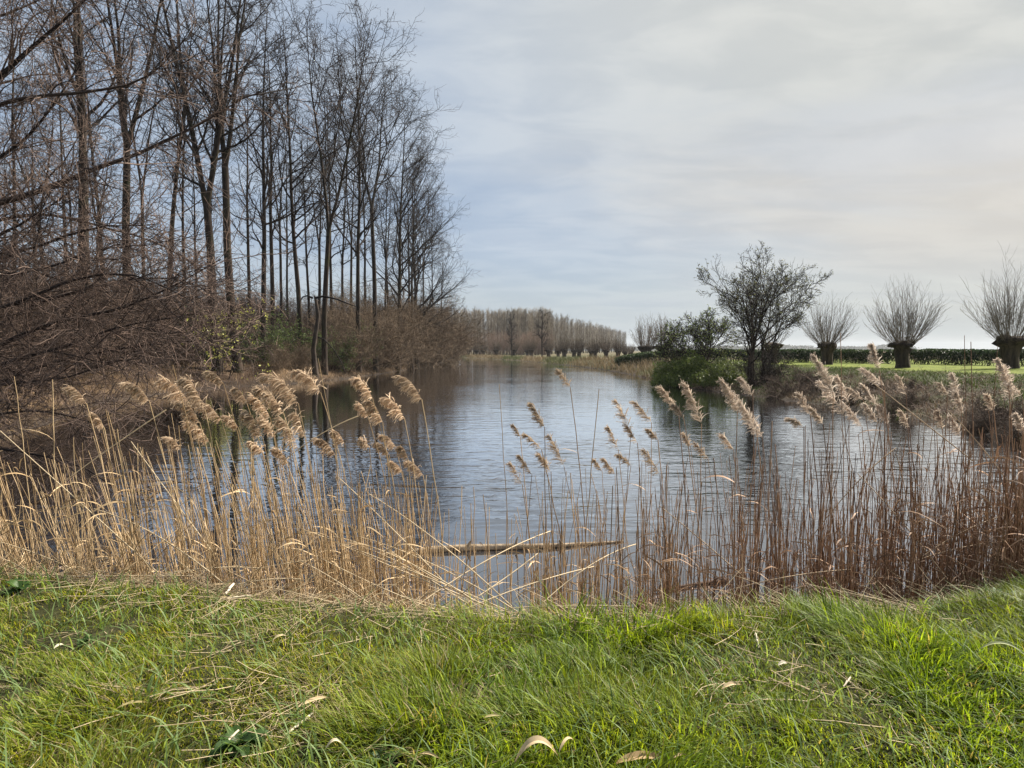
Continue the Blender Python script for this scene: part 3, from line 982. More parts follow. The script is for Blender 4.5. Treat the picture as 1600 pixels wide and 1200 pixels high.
POP = [poplar(300 + i) for i in range(4)]
rngp = np.random.default_rng(55)
spots = []
for row in range(4):                                     # the front of the plantation
    for k in range(38):
        spots.append((-66 + k * 2.2 + row * 0.7, 292 + row * 9))
ex, ey = np.array([14.0, 296.0]), np.array([118.0, 690.0])
dirp = (ey - ex) / np.linalg.norm(ey - ex)
nrm = np.array([-dirp[1], dirp[0]])
for row in range(4):                                     # its long side, running away
    for k in range(36):
        q = ex + dirp * (8 + k * 11.0) + nrm * (row * 7.0)
        spots.append(tuple(q))
for (x, y) in spots:
    x, y = x + rngp.normal(0, 0.5), y + rngp.normal(0, 0.8)
    place(POP[rngp.integers(0, 4)], "poplar_tree", "thin upright poplar in the close rows of the far plantation", "tree", (x, y, ground_z(x, y)),
          "poplars of the far plantation", rngp.random() * 6.28, rngp.uniform(0.95, 1.04))
# reddish brushwood before the poplars
FSH = shrub_meshes(66, h=7, stems=26, wide=0.7, dens=(9, 7, 2), up=0.06, ca=np.array([0.14, 0.09, 0.065]), cb=np.array([0.30, 0.21, 0.15]), r=0.05)
for k in range(22):
    x, y = -58 + k * 3.4 + rngp.normal(0, 0.8), 272 + rngp.normal(0, 4)
    place(FSH, "brushwood_bush", "reddish brown bush in the brushwood strip at the foot of the poplars", "bush", (x, y, ground_z(x, y)),
          "brushwood at the foot of the poplars", rngp.random() * 6.28, rngp.uniform(0.9, 1.3))

# faint wood on the horizon
hz_ = Geo()
rz_ = np.random.default_rng(61)
n = 26000
xx = rz_.uniform(-400, 900, n)
hh = 9 * vnoise(xx * 0.02, xx * 0 + 3.3, 4) + 4 * vnoise(xx * 0.09, xx * 0 + 1.3, 6) + 4
zz_ = rz_.random(n) ** 0.8 * hh
hz_.leaves(np.stack([xx, 1500 + rz_.normal(0, 15, n), zz_ - 0.4], 1), rz_.uniform(0.9, 1.9, n), rz_,
           np.array([0.10, 0.11, 0.10]) + rz_.random((n, 1)) * 0.08, 0.9)
kind("distant_woods", hz_.mesh("distant_woods", M_LEAF), "stuff")


# ------------------------------------------------------------------ hedge
def hedge():
    rng = np.random.default_rng(71)
    a, b = np.array([43.0, 39.0]), np.array([13.0, 83.0])
    ln = np.linalg.norm(b - a)
    dr = (b - a) / ln
    nr = np.array([-dr[1], dr[0]])
    n = 120000
    s = rng.random(n) * ln
    w = rng.normal(0, 0.27, n)
    top = 1.16 + 0.05 * vnoise(s * 1.1, s * 0, 3) + 0.04 * vnoise(s * 4, s * 0, 9)
    thin = vnoise(s * 0.9, s * 0 + 7, 8)
    zf = rng.random(n) ** (0.62 + 0.25 * thin) * top
    keep = rng.random(n) < np.clip(0.30 + 1.1 * zf - 0.25 * (thin < 0.4), 0.15, 1)
    s, w, zf = s[keep], w[keep], zf[keep]
    xy = a + dr * s[:, None] + nr * w[:, None]
    gz = height(xy[:, 0], xy[:, 1])
    C = np.concatenate([xy, (gz + zf)[:, None]], 1)
    k = len(C)
    tone = vnoise(s * 0.35, s * 0 + 2, 12)[:, None]
    col = np.array([0.014, 0.030, 0.010]) + rng.random((k, 1)) * np.array([0.026, 0.042, 0.012]) + tone * np.array([0.010, 0.006, 0.0])
    f = Geo().leaves(C, rng.uniform(0.035, 0.08, k), rng, col, 0.6)
    m = 700
    s = rng.random(m) * ln
    xy = a + dr * s[:, None] + nr * rng.normal(0, 0.12, m)[:, None]
    gz = height(xy[:, 0], xy[:, 1])
    P0 = np.concatenate([xy, (gz - 0.1)[:, None]], 1)
    D = np.stack([rng.normal(0, .28, m), rng.normal(0, .28, m), np.ones(m)], 1)
    p, r = grow(rng, P0, D, rng.uniform(0.8, 1.3, m), 0.022, 0.008, 5, 0.12, 0.05)
    st_ = Geo().tubes(p, r, 4, twig_col(rng, m))
    t = thing("hedge", "long clipped dark green hedge with gappy stems behind the pollard willows", "hedge", (0, 0, 0))
    part("foliage", f.mesh("foliage", M_LEAF), t)
    part("stems", st_.mesh("stems", M_TWIG), t)


hedge()

# ------------------------------------------------------------------ trees and bushes on the near-lawn bank
tb = np.random.default_rng(101)


def bank_tree(seed, h, limbs_n, spread_deg, leaf_n, leaf_s, c0, c1, nm, lab, loc, foot=0.25):
    rng = np.random.default_rng(seed)
    tr, cr = Geo(), Geo()
    k = limbs_n
    az = np.arange(k) * 2 * pi / k + rng.normal(0, 0.4, k)
    tilt = np.radians(rng.uniform(6, 20, k))
    D = np.stack([np.cos(az) * np.sin(tilt), 0.8 * np.sin(az) * np.sin(tilt), np.cos(tilt)], 1)
    P0 = np.stack([np.cos(az) * foot, np.sin(az) * foot, np.full(k, -0.3)], 1)
    L = h * rng.uniform(0.55, 0.75, k)
    a00, r00 = grow(rng, P0, D, L, rng.uniform(0.09, 0.14, k) * h / 9, 0.03, 12, 0.08, 0.01)
    tr.tubes(a00, r00, 8)
    Pn, D, R, t, pi_ = spawn(rng, a00, r00, 6, 0.30, 0.98, spread_deg, 9)
    L = h * (0.58 - 0.22 * t) * rng.uniform(.75, 1.05, len(t))
    a0, r0 = grow(rng, Pn, D, L, np.clip(R * 0.7, 0.03, 0.09), 0.012, 12, 0.10, 0.022)
    tr.tubes(a0, r0, 6)
    a0, r0 = np.concatenate([a0, a00]), np.concatenate([r0, r00])
    Pn, D, R, t, pi_ = spawn(rng, a0, r0, 8, 0.30, 0.98, 44, 10)
    L1 = h * (0.30 - 0.16 * t) * rng.uniform(.6, 1.15, len(t))
    a1, r1 = grow(rng, Pn, D, L1, np.clip(R * 0.55, 0.012, 0.05), 0.009, 10, 0.13, 0.04)
    cr.tubes(a1, r1, 5, twig_col(rng, len(a1), TW_A * .8, TW_B * .7))
    Pn, D, R, t, pi_ = spawn(rng, a1, r1, 7, 0.15, 1, 44, 12)
    L2 = L1[pi_] * (.5 - .2 * t) * rng.uniform(.6, 1.2, len(t))
    a2, r2 = grow(rng, Pn, D, L2, 0.012, 0.007, 6, 0.13, 0.05)
    cr.tubes(a2, r2, 3, twig_col(rng, len(a2), TW_A * .8, TW_B * .7))
    Pn, D, R, t, pi_ = spawn(rng, a2, r2, 4, 0.15, 1, 42, 12)
    a3, r3 = grow(rng, Pn, D, np.clip(L2[pi_] * .5, .15, .6), 0.007, 0.0055, 4, 0.13, 0.05)
    cr.tubes(a3, r3, 3, twig_col(rng, len(a3), TW_A * .8, TW_B * .7))
    pool = np.concatenate([a3[:, -1], a3[:, 2], a2[:, -1]])
    pk = pool[rng.integers(0, len(pool), leaf_n)] + rng.normal(0, 0.04, (leaf_n, 3))
    col = np.asarray(c0) + (np.asarray(c1) - np.asarray(c0)) * rng.random((leaf_n, 1))
    f = Geo().leaves(pk, leaf_s * rng.uniform(.6, 1.3, leaf_n), rng, col, 0.5)
    t = thing(nm, lab, "tree", loc)
    part("trunk", tr.mesh("trunk", M_BARK_DARK, True), t)
    part("crown", cr.mesh("crown", M_TWIG), t)
    part("foliage", f.mesh("foliage", M_LEAF), t)
    return t


x, y, _ = base_at(1180, 40.5)
bank_tree(118, 8.4, 4, 45, 4600, 0.055, (0.06, 0.065, 0.03), (0.17, 0.17, 0.08), "budding_tree",
          "round airy tree covered in small buds, rooted at the water before the hedge", (x, y, ground_z(x, y)))
x, y, _ = base_at(1092, 47)
bank_tree(108, 5.2, 5, 46, 3800, 0.065, (0.07, 0.10, 0.03), (0.20, 0.24, 0.07), "budding_tree",
          "smaller bushy tree with green leaf specks next to the round airy tree", (x, y, ground_z(x, y)), 0.5)


def leafy_bush(seed, sx, sy, sz, n, size, c0, c1, nm, lab, loc):
    rng = np.random.default_rng(seed)
    q = norm(rng.normal(size=(n, 3))) * (rng.random((n, 1)) ** 0.30)
    q[:, 2] = np.abs(q[:, 2])
    lum = 0.72 + 0.5 * vnoise(q[:, 0] * 3.1 + q[:, 2] * 2, q[:, 1] * 3.1 + q[:, 2] * 3, seed)
    q = q * lum[:, None] * np.array([sx, sy, sz])
    col = np.asarray(c0) + (np.asarray(c1) - np.asarray(c0)) * rng.random((n, 1))
    f = Geo().leaves(q, size * rng.uniform(.6, 1.4, n), rng, col, 0.5)
    s = 60
    az = rng.random(s) * 6.28
    D = np.stack([np.cos(az) * sx, np.sin(az) * sy, np.full(s, sz)], 1)
    a, r = grow(rng, np.zeros((s, 3)) - (0, 0, 0.2), D, rng.uniform(0.7, 1.05, s) * min(sx, sz) * 1.3, 0.02, 0.006, 7, 0.15, 0.02)
    stg = Geo().tubes(a, r, 4, twig_col(rng, s))
    t = thing(nm, lab, "bush", loc)
    part("stems", stg.mesh("stems", M_TWIG), t)
    part("foliage", f.mesh("foliage", M_LEAF), t)


x, y, _ = base_at(1078, 45.2)
leafy_bush(111, 2.9, 2.0, 2.3, 15000, 0.07, (0.045, 0.07, 0.016), (0.16, 0.20, 0.045), "green_bush",
           "dense dark green bush overhanging the water under the smaller bushy tree", (x, y, ground_z(x, y) - 0.1))
x, y, _ = base_at(1132, 42.5)
leafy_bush(112, 1.7, 1.3, 1.6, 6000, 0.06, (0.05, 0.07, 0.02), (0.15, 0.18, 0.045), "green_bush",
           "low green bush filling the gap between the airy tree and the dense dark bush", (x, y, ground_z(x, y) - 0.1))
x, y, _ = base_at(1193, 40.2)
place(shrub_meshes(113, h=2.4, stems=26, wide=1.15, dens=(8, 6, 2), ca=TW_A, cb=TW_B * 0.8, r=0.02), "waterside_bush",
      "brown twiggy bush tangled round the foot of the round airy tree", "bush", (x, y, ground_z(x, y)))


# ------------------------------------------------------------------ ground cover on the far banks
def blades(g, rng, P0, head, length, width, lean, col, N=4):
    """bent grass blades; head azimuth, lean 0..1."""
    n = len(P0)
    t = np.linspace(0, 1, N)[None]
    fx, fy = np.cos(head)[:, None], np.sin(head)[:, None]
    hor = (lean[:, None] * (0.25 * t + 0.75 * t * t)) * length[:, None]
    ver = length[:, None] * t * (1 - 0.45 * lean[:, None] * t)
    pts = np.stack([P0[:, 0:1] + fx * hor, P0[:, 1:2] + fy * hor, P0[:, 2:3] + ver], -1)
    tw = head + pi / 2 + rng.normal(0, 0.5, n)
    side = np.stack([np.cos(tw), np.sin(tw), 0 * tw], 1)
    wid = width[:, None] * 0.5 * np.clip(1.0 - t ** 2.2, 0.04, 1)
    g.strips(pts, side, wid, col)


def scatter_shore(rng, n, box, dmin, dmax):
    out = []
    while sum(map(len, out)) < n:
        x = rng.uniform(box[0], box[1], n)
        y = rng.uniform(box[2], box[3], n)
        d = shore_dist(x, y)
        k = (d > dmin) & (d < dmax)
        out.append(np.stack([x[k], y[k], d[k]], 1))
    return np.concatenate(out)[:n]


rb = np.random.default_rng(121)
g = Geo()
q = scatter_shore(rb, 62000, (8, 45, 11, 62), 0.0, 9.5)
k = q[:, 0] + 0.09 * q[:, 1] > 5
q = q[k]
gz = height(q[:, 0], q[:, 1])
nzv = vnoise(q[:, 0] * 0.5, q[:, 1] * 0.5, 31) * .6 + vnoise(q[:, 0] * 1.7, q[:, 1] * 1.7, 32) * .4
green = smooth(nzv + 0.05 * (q[:, 2] - 3) - 0.02, 0.46, 0.58)[:, None]
brown = np.array([0.045, 0.030, 0.019]) + rb.random((len(q), 1)) ** 1.6 * np.array([0.17, 0.118, 0.08])
grn = np.array([0.035, 0.055, 0.011]) + rb.random((len(q), 1)) * np.array([0.07, 0.085, 0.018])
blades(g, rb, np.stack([q[:, 0], q[:, 1], gz - 0.02], 1), rb.random(len(q)) * 6.28, rb.uniform(0.12, 0.42, len(q)) * (1 - 0.5 * smooth(q[:, 2], 6.5, 9.5)),
       rb.uniform(0.012, 0.03, len(q)), rb.uniform(0.3, 1.1, len(q)), brown * (1 - green) + grn * green)
# far shore grass and pale reeds, and the dry fringe below the wood
q = scatter_shore(rb, 16000, (-32, 40, 50, 245), 0.0, 5.0)
q = q[q[:, 0] + 0.09 * q[:, 1] > -1.5]
gz = height(q[:, 0], q[:, 1])
nzv = vnoise(q[:, 0] * 0.12, q[:, 1] * 0.05, 33)
cc = np.array([0.10, 0.075, 0.04]) + rb.random((len(q), 1)) * np.array([0.17, 0.125, 0.07])
gg = np.array([0.05, 0.06, 0.02]) + rb.random((len(q), 1)) * np.array([0.07, 0.07, 0.025])
m_ = smooth(nzv + (110 - q[:, 1]) * 0.003, 0.45, 0.6)[:, None]
blades(g, rb, np.stack([q[:, 0], q[:, 1], gz - 0.02], 1), rb.random(len(q)) * 6.28, rb.uniform(0.5, 1.2, len(q)), rb.uniform(0.03, 0.08, len(q)),
       rb.uniform(0.1, 0.7, len(q)), cc * (1 - m_) + gg * m_)
q = scatter_shore(rb, 26000, (-34, -4, 12, 120), 0.0, 6.0)
q = q[q[:, 0] + 0.09 * q[:, 1] < 0]
gz = height(q[:, 0], q[:, 1])
cc = np.array([0.06, 0.04, 0.025]) + rb.random((len(q), 1)) ** 1.6 * np.array([0.20, 0.14, 0.08])
blades(g, rb, np.stack([q[:, 0], q[:, 1], gz - 0.02], 1), rb.random(len(q)) * 6.28, rb.uniform(0.15, 0.6, len(q)), rb.uniform(0.012, 0.035, len(q)),
       rb.uniform(0.3, 1.0, len(q)), cc)
kind("bank_grass", g.mesh("bank_grass", M_DRY), "stuff")

g = Geo()
q = scatter_shore(rb, 900, (9, 40, 12, 50), 0.0, 6.0)
q = q[q[:, 0] + 0.09 * q[:, 1] > 5]
gz = height(q[:, 0], q[:, 1])
az = rb.random(len(q)) * 6.28
el = rb.uniform(0.3, 1.2, len(q))
p, r = grow(rb, np.stack([q[:, 0], q[:, 1], gz - 0.05], 1), np.stack([np.cos(az) * np.cos(el), np.sin(az) * np.cos(el), np.sin(el)], 1),
            rb.uniform(0.6, 2.0, len(q)), 0.008, 0.004, 9, 0.10, -0.14)
g.tubes(p, r, 3, twig_col(rb, len(q), np.array([0.07, 0.045, 0.035]), np.array([0.26, 0.19, 0.15])))
kind("brambles", g.mesh("brambles", M_TWIG), "stuff")

# ------------------------------------------------------------------ near meadow grass
rg = np.random.default_rng(131)


def edge_y(x):
    return np.interp(x, [-14, -6, -4, -3, -2, -1.2, 0, 1.2, 2.2, 3.0, 3.6, 5, 14], [6.0, 4.9, 4.6, 4.5, 4.22, 3.98, 3.82, 3.84, 3.96, 4.2, 4.65, 5.4, 8.5]) + 0.10 + 0.34 * (vnoise(np.asarray(x) * 1.7, np.asarray(x) * 0 + 4.2, 51) - 0.5) + 0.22 * (vnoise(np.asarray(x) * 6, np.asarray(x) * 0 + 1.2, 52) - 0.5)


TUS = [(2.05, 3.75, .35, 1.3), (0.75, 3.85, .3, .9), (1.15, 3.9, .25, 1.0), (-0.1, 3.95, .35, .9), (3.3, 3.9, .5, .9), (3.0, 3.2, .45, .6), (0.5, 2.9, .45, .5),
       (-1.9, 2.9, .4, .5), (2.0, 2.6, .5, .5), (0.0, 2.7, .4, .5), (-3.3, 3.6, .5, .4), (1.6, 4.0, .3, .8), (-0.8, 3.1, .35, .5)]


def meadow():
    g = Geo()
    n = 190000
    y = 1.7 + 4.4 * rg.random(n) ** 1.05
    x = rg.uniform(-1, 1, n) * (0.86 * y + 1.1)
    k = y < edge_y(x) + 0.12 * rg.normal(size=n)
    x, y = x[k], y[k]
    n = len(x)
    big = vnoise(x * 0.9, y * 0.9, 41)
    mid = vnoise(x * 2.6, y * 2.6, 42)
    fine = vnoise(x * 8, y * 8, 43)
    lush = np.clip(0.25 + 0.22 * smooth(x, -1.2, 0.8) + 0.5 * (big - 0.5) + 0.7 * (mid - 0.5), 0, 1)
    tus = np.zeros(n)
    hx, hy = np.zeros(n), np.zeros(n)
    for (a, b, r, s) in TUS:
        d2 = ((x - a) ** 2 + (y - b) ** 2) / r ** 2
        w = s * np.exp(-d2)
        tus += w
        hx += w * (x - a) / r
        hy += w * (y - b) / r
    for _ in range(110):
        b = rg.uniform(1.9, 4.4)
        a = rg.uniform(-1, 1) * (0.86 * b + .8)
        r = rg.uniform(0.07, 0.20)
        s = rg.uniform(0.2, 0.7) * (0.6 if a < -0.5 and b > 3 else 1.0)
        w = s * np.exp(-((x - a) ** 2 + (y - b) ** 2) / r ** 2)
        tus += w
        hx += w * (x - a) / r * 1.6
        hy += w * (y - b) / r * 1.6
    bald = smooth(vnoise(x * 1.7 + 5, y * 1.7, 44) * .6 + vnoise(x * 5, y * 5, 45) * .4 - 0.25 * tus, 0.55, 0.68) * (1 - 0.6 * smooth(x, 0.0, 1.0))
    keep = rg.random(n) > 0.78 * bald
    x, y, lush, tus, hx, hy, bald, fine, mid = (v[keep] for v in (x, y, lush, tus, hx, hy, bald, fine, mid))
    n = len(x)
    z = height(x, y)
    length = (0.022 + 0.050 * lush + 0.12 * np.clip(tus, 0, 1.2)) * rg.uniform(0.55, 1.35, n) * (1 - 0.35 * bald)
    length *= np.where(rg.random(n) < 0.05, 1.6, 1.0)
    flow = vnoise(x * 1.3, y * 1.3, 46) * 9.0
    fd = np.stack([np.cos(flow), np.sin(flow)], 1) * 0.8 + np.stack([hx, hy], 1) * 1.5 + rg.normal(0, 0.75, (n, 2)) + np.array([-0.25, 0.1])
    head = np.arctan2(fd[:, 1], fd[:, 0])
    lean = rg.uniform(0.25, 1.15, n)
    width = rg.uniform(0.0024, 0.0066, n) * (0.9 + 0.8 * lush)
    dark = np.array([0.040, 0.085, 0.010])
    fresh = np.array([0.20, 0.275, 0.022])
    yel = np.array([0.30, 0.28, 0.045])
    straw = np.array([0.42, 0.35, 0.19])
    col = dark + (fresh - dark) * rg.random((n, 1))
    u = np.clip(0.42 - 0.9 * (lush - 0.3) + 0.25 * (fine - 0.5) + 0.2 * smooth(-x, -0.4, 1.5), 0, 0.85)[:, None] * rg.random((n, 1))
    col = col * (1 - u) + yel * u
    lf = smooth(-x, -0.6, 1.2)
    dry = (rg.random(n) < (0.025 + 0.06 * lf) + 0.22 * bald + 0.10 * (1 - lush) * lf)[:, None]
    col = col * rg.uniform(0.5, 1.55, (n, 1))
    col = np.where(dry, straw * rg.uniform(0.45, 1.0, (n, 1)), col)
    blades(g, rg, np.stack([x, y, z - 0.006], 1), head, length, width, lean, col)
    # broad blades standing out of the sward, pale bluish glints put into their colour
    m = 6500
    y = 1.8 + 2.9 * rg.random(m)
    x = rg.uniform(-1, 1, m) * (0.86 * y + 1)
    k = y < edge_y(x)
    x, y = x[k], y[k]
    m = len(x)
    z = height(x, y)
    blades(g, rg, np.stack([x, y, z], 1), rg.random(m) * 6.28, rg.uniform(0.08, 0.22, m), rg.uniform(0.005, 0.009, m), rg.uniform(0.5, 1.2, m),
           np.array([0.10, 0.17, 0.05]) + rg.random((m, 1)) * np.array([0.14, 0.15, 0.08]), 6)
    kind("grass", g.mesh("grass", M_GRASS), "stuff")
    # matted dead stems lying in the sward
    g = Geo()
    m = 5200
    y = 1.8 + 3.6 * rg.random(m)
    x = rg.uniform(-1, 1, m) * (0.86 * y + 1)
    near_edge = edge_y(x) - y
    k = (near_edge > -0.9) & ((rg.random(m) < 0.08 + 0.15 * (x < 0.2)) | (near_edge < 0.35))
    x, y = x[k], y[k]
    m = len(x)
    k = 1500
    ex_ = rg.uniform(-5.6, 5.6, k)
    x = np.concatenate([x, ex_])
    y = np.concatenate([y, edge_y(ex_) + rg.uniform(-0.12, 0.45, k) * np.where(ex_ < 0.8, 1.0, 0.5)])
    n_long = k
    i_long = len(x) - k
    for (px, py, k, sp) in ((480, 1095, 70, .13), (1150, 1080, 90, .2), (430, 1000, 60, .2), (205, 1105, 40, .12), (385, 1095, 60, .15), (445, 1150, 40, .1), (1300, 1090, 50, .25),
                            (660, 1090, 40, .2), (1500, 1120, 50, .25), (820, 1090, 40, .15), (350, 935, 90, .3)):
        q = G(px, py, 0.0)
        x = np.concatenate([x, q[0] + rg.normal(0, sp, k)])
        y = np.concatenate([y, q[1] + rg.normal(0, sp * .7, k)])
    m = len(x)
    z = height(x, y)
    a = rg.random(m) * 6.28
    p, r = grow(rg, np.stack([x, y, z + rg.uniform(0.002, 0.04, m)], 1), np.stack([np.cos(a), np.sin(a), rg.normal(0, .12, m)], 1), np.where((np.arange(m) >= i_long) & (np.arange(m) < i_long + n_long), rg.uniform(0.15, 0.65, m), rg.uniform(0.05, 0.32, m)), 0.0021, 0.0014, 4, 0.12, 0.0)
    g.tubes(p, r, 3, np.array([0.26, 0.20, 0.12]) + rg.random((m, 1)) * np.array([0.30, 0.25, 0.17]))
    kind("dead_straw", g.mesh("dead_straw", M_DRY), "stuff")


meadow()

# ------------------------------------------------------------------ reeds
rr_ = np.random.default_rng(151)
GOLD0, GOLD1 = np.array([0.24, 0.155, 0.075]), np.array([0.62, 0.46, 0.27])
RUST0, RUST1 = np.array([0.085, 0.043, 0.026]), np.array([0.39, 0.245, 0.15])


def reed_tone(px, n=1):
    """the bed under the thicket is pale straw, the far end of the bed darker and russet."""
    t = np.clip((px - 700) / 450, 0, 1)
    a, b = GOLD0 * (1 - t) + RUST0 * t, GOLD1 * (1 - t) + RUST1 * t
    return a + (b - a) * rr_.random((n, 1))


def root_at(px, Y):
    x = (px - 800) / FPX * Y
    return np.array([x, Y, max(ground_z(x, Y), WZ - 0.12) - 0.03])


def stem_curve(root, tip, bow, N=12):
    t = np.linspace(0, 1, N)[:, None]
    straight = root + (tip - root) * t
    # stems start steeper than they finish
    hor = (tip - root) * np.array([1, 1, 0])
    return straight - hor * (t * (1 - t)) * bow + rr_.normal(0, 0.004, (N, 3)) * t * (1 - t) * 4


def make_plume(base, tip, fluffy, pale, flag=0.0):
    """feathery one-sided head along an arc from base to tip (world coordinates)."""
    ax = tip - base
    ln = np.linalg.norm(ax)
    n = int(rr_.uniform(70, 130) + 170 * fluffy + 90 * flag)
    N = 10
    t = np.linspace(0, 1, N)[:, None]
    drop = np.array([0, 0, 1.0]) * ln * (0.10 + 0.28 * flag)
    arc = base + ax * t + drop * (t * (1 - t)) * 2.2
    g = Geo()
    ti = rr_.random(n) ** 0.85
    f = ti * (N - 1)
    i = np.clip(f.astype(int), 0, N - 2)
    w = (f - i)[:, None]
    c = arc[i] * (1 - w) + arc[i + 1] * w
    T = norm(arc[i + 1] - arc[i])
    sway = np.array([-0.9, 0.0, -0.15]) * (0.9 - 0.6 * fluffy)
    rv = rr_.normal(size=(n, 3)) * np.array([1, 1, 0.8]) * (1 - 0.45 * flag) + sway * 1.2 * rr_.uniform(0.3, 1.5) * (1 + 0.8 * flag)
    perp = norm(rv - (rv * T).sum(1, keepdims=True) * T)
    sp = (0.45 + 0.10 * fluffy)
    D = norm(T * (0.8 - 0.25 * flag) + perp * (sp + 0.3 * flag) * (1.15 - 0.7 * ti)[:, None])
    L = ln * (0.28 - 0.09 * fluffy - 0.15 * ti) * rr_.uniform(.55, 1.25, n) + 0.02
    ph = rr_.random() * 6.28
    L = L * (0.62 + 0.62 * np.abs(np.sin(ti * rr_.uniform(6, 10) + ph))) * np.clip(0.55 + 3.2 * ti, 0, 1)
    L = L * (1 + 0.25 * flag)
    p, _ = grow(rr_, c, D, L, 1, 1, 5, 0.14, -0.20 - 0.08 * flag)
    side = norm(np.cross(D, rr_.normal(size=(n, 3))))
    tt = np.linspace(0, 1, 5)[None]
    wid = rr_.uniform(0.0018, 0.0042, n)[:, None] * (0.8 + 0.3 * flag) * (0.35 + 1.3 * tt * (1 - 0.75 * tt) * 2)
    c0, c1 = (np.array([0.28, 0.20, 0.135]), np.array([0.62, 0.49, 0.35]))
    p0, p1 = (np.array([0.46, 0.365, 0.29]), np.array([0.84, 0.73, 0.62]))
    a, b = c0 * (1 - pale) + p0 * pale, c1 * (1 - pale) + p1 * pale
    tone = rr_.uniform(0.78, 1.05) * (0.88 + 0.42 * flag)
    a, b = a * tone, b * tone
    g.strips(p, side, wid, a + (b - a) * rr_.random((n, 1)))
    # seed fluff: tiny strokes off the branchlets
    k = rr_.integers(0, n, n * 3)
    j = rr_.integers(1, 5, n * 3)
    s0 = p[k, j]
    dd = norm(norm(p[k, j] - p[k, j - 1]) + rr_.normal(0, 0.8, (n * 3, 3)))
    l2 = rr_.uniform(0.008, 0.022, n * 3)[:, None]
    pp = np.stack([s0, s0 + dd * l2 * 0.5, s0 + dd * l2], 1)
    sd = norm(np.cross(dd, rr_.normal(size=dd.shape)))
    g.strips(pp, sd, np.array([[0.0008, 0.0017, 0.0003]]) * np.ones((n * 3, 1)), a + (b - a) * rr_.random((n * 3, 1)) * 1.1)
    return g


def add_leaf(g, pts, col, k):
    """dry strap leaves hanging off a stem."""
    for _ in range(k):
        i = rr_.integers(3, len(pts) - 2)
        az = rr_.normal(pi, 0.9) if rr_.random() < 0.7 else rr_.random() * 6.28
        d = np.array([[np.cos(az), np.sin(az) * 0.6, rr_.uniform(0.2, 1.2)]])
        p, _ = grow(rr_, pts[i:i + 1], d, [rr_.uniform(0.14, 0.36)], 1, 1, 7, 0.08, -0.22)
        s = norm(np.cross(d, np.array([[0, 0, 1.0]])) + rr_.normal(0, .3, (1, 3)))
        t = np.linspace(0, 1, 7)[None]
        g.strips(p, s, rr_.uniform(0.004, 0.008) * (0.5 + 1.6 * t * (1 - t) * 2) * (1 - t ** 3) + 0.0004, col * rr_.uniform(.8, 1.2))


def build_reed(px_tip, py_tip, Y, px_root, label, group, plume=None, rad=0.0045, leaves=1, Yr=None, bow=0.5):
    root = root_at(px_root, Yr if Yr else Y)
    tip = P(px_tip, py_tip, Y)
    pts = stem_curve(root, tip, bow)
    t = thing("reed_stalk", label, "reed", root, group)
    col = reed_tone(px_root)[0]
    g = Geo().tubes((pts - root)[None], np.linspace(rad, rad * 0.55, len(pts))[None] * rr_.uniform(.85, 1.25), 5, col)
    part("stem", g.mesh("stem", M_REED, True), t)
    if leaves:
        for _ in range(leaves):
            gl = Geo()
            add_leaf(gl, pts - root, col * 1.15, 1)
            part("leaf", gl.mesh("leaf", M_REED), t)
    if plume is not None:
        (pt, fl, pa, fg) = plume
        part("plume", make_plume(tip - root, pt - root, fl, pa, fg).mesh("plume", M_PLUME), t)
    return t


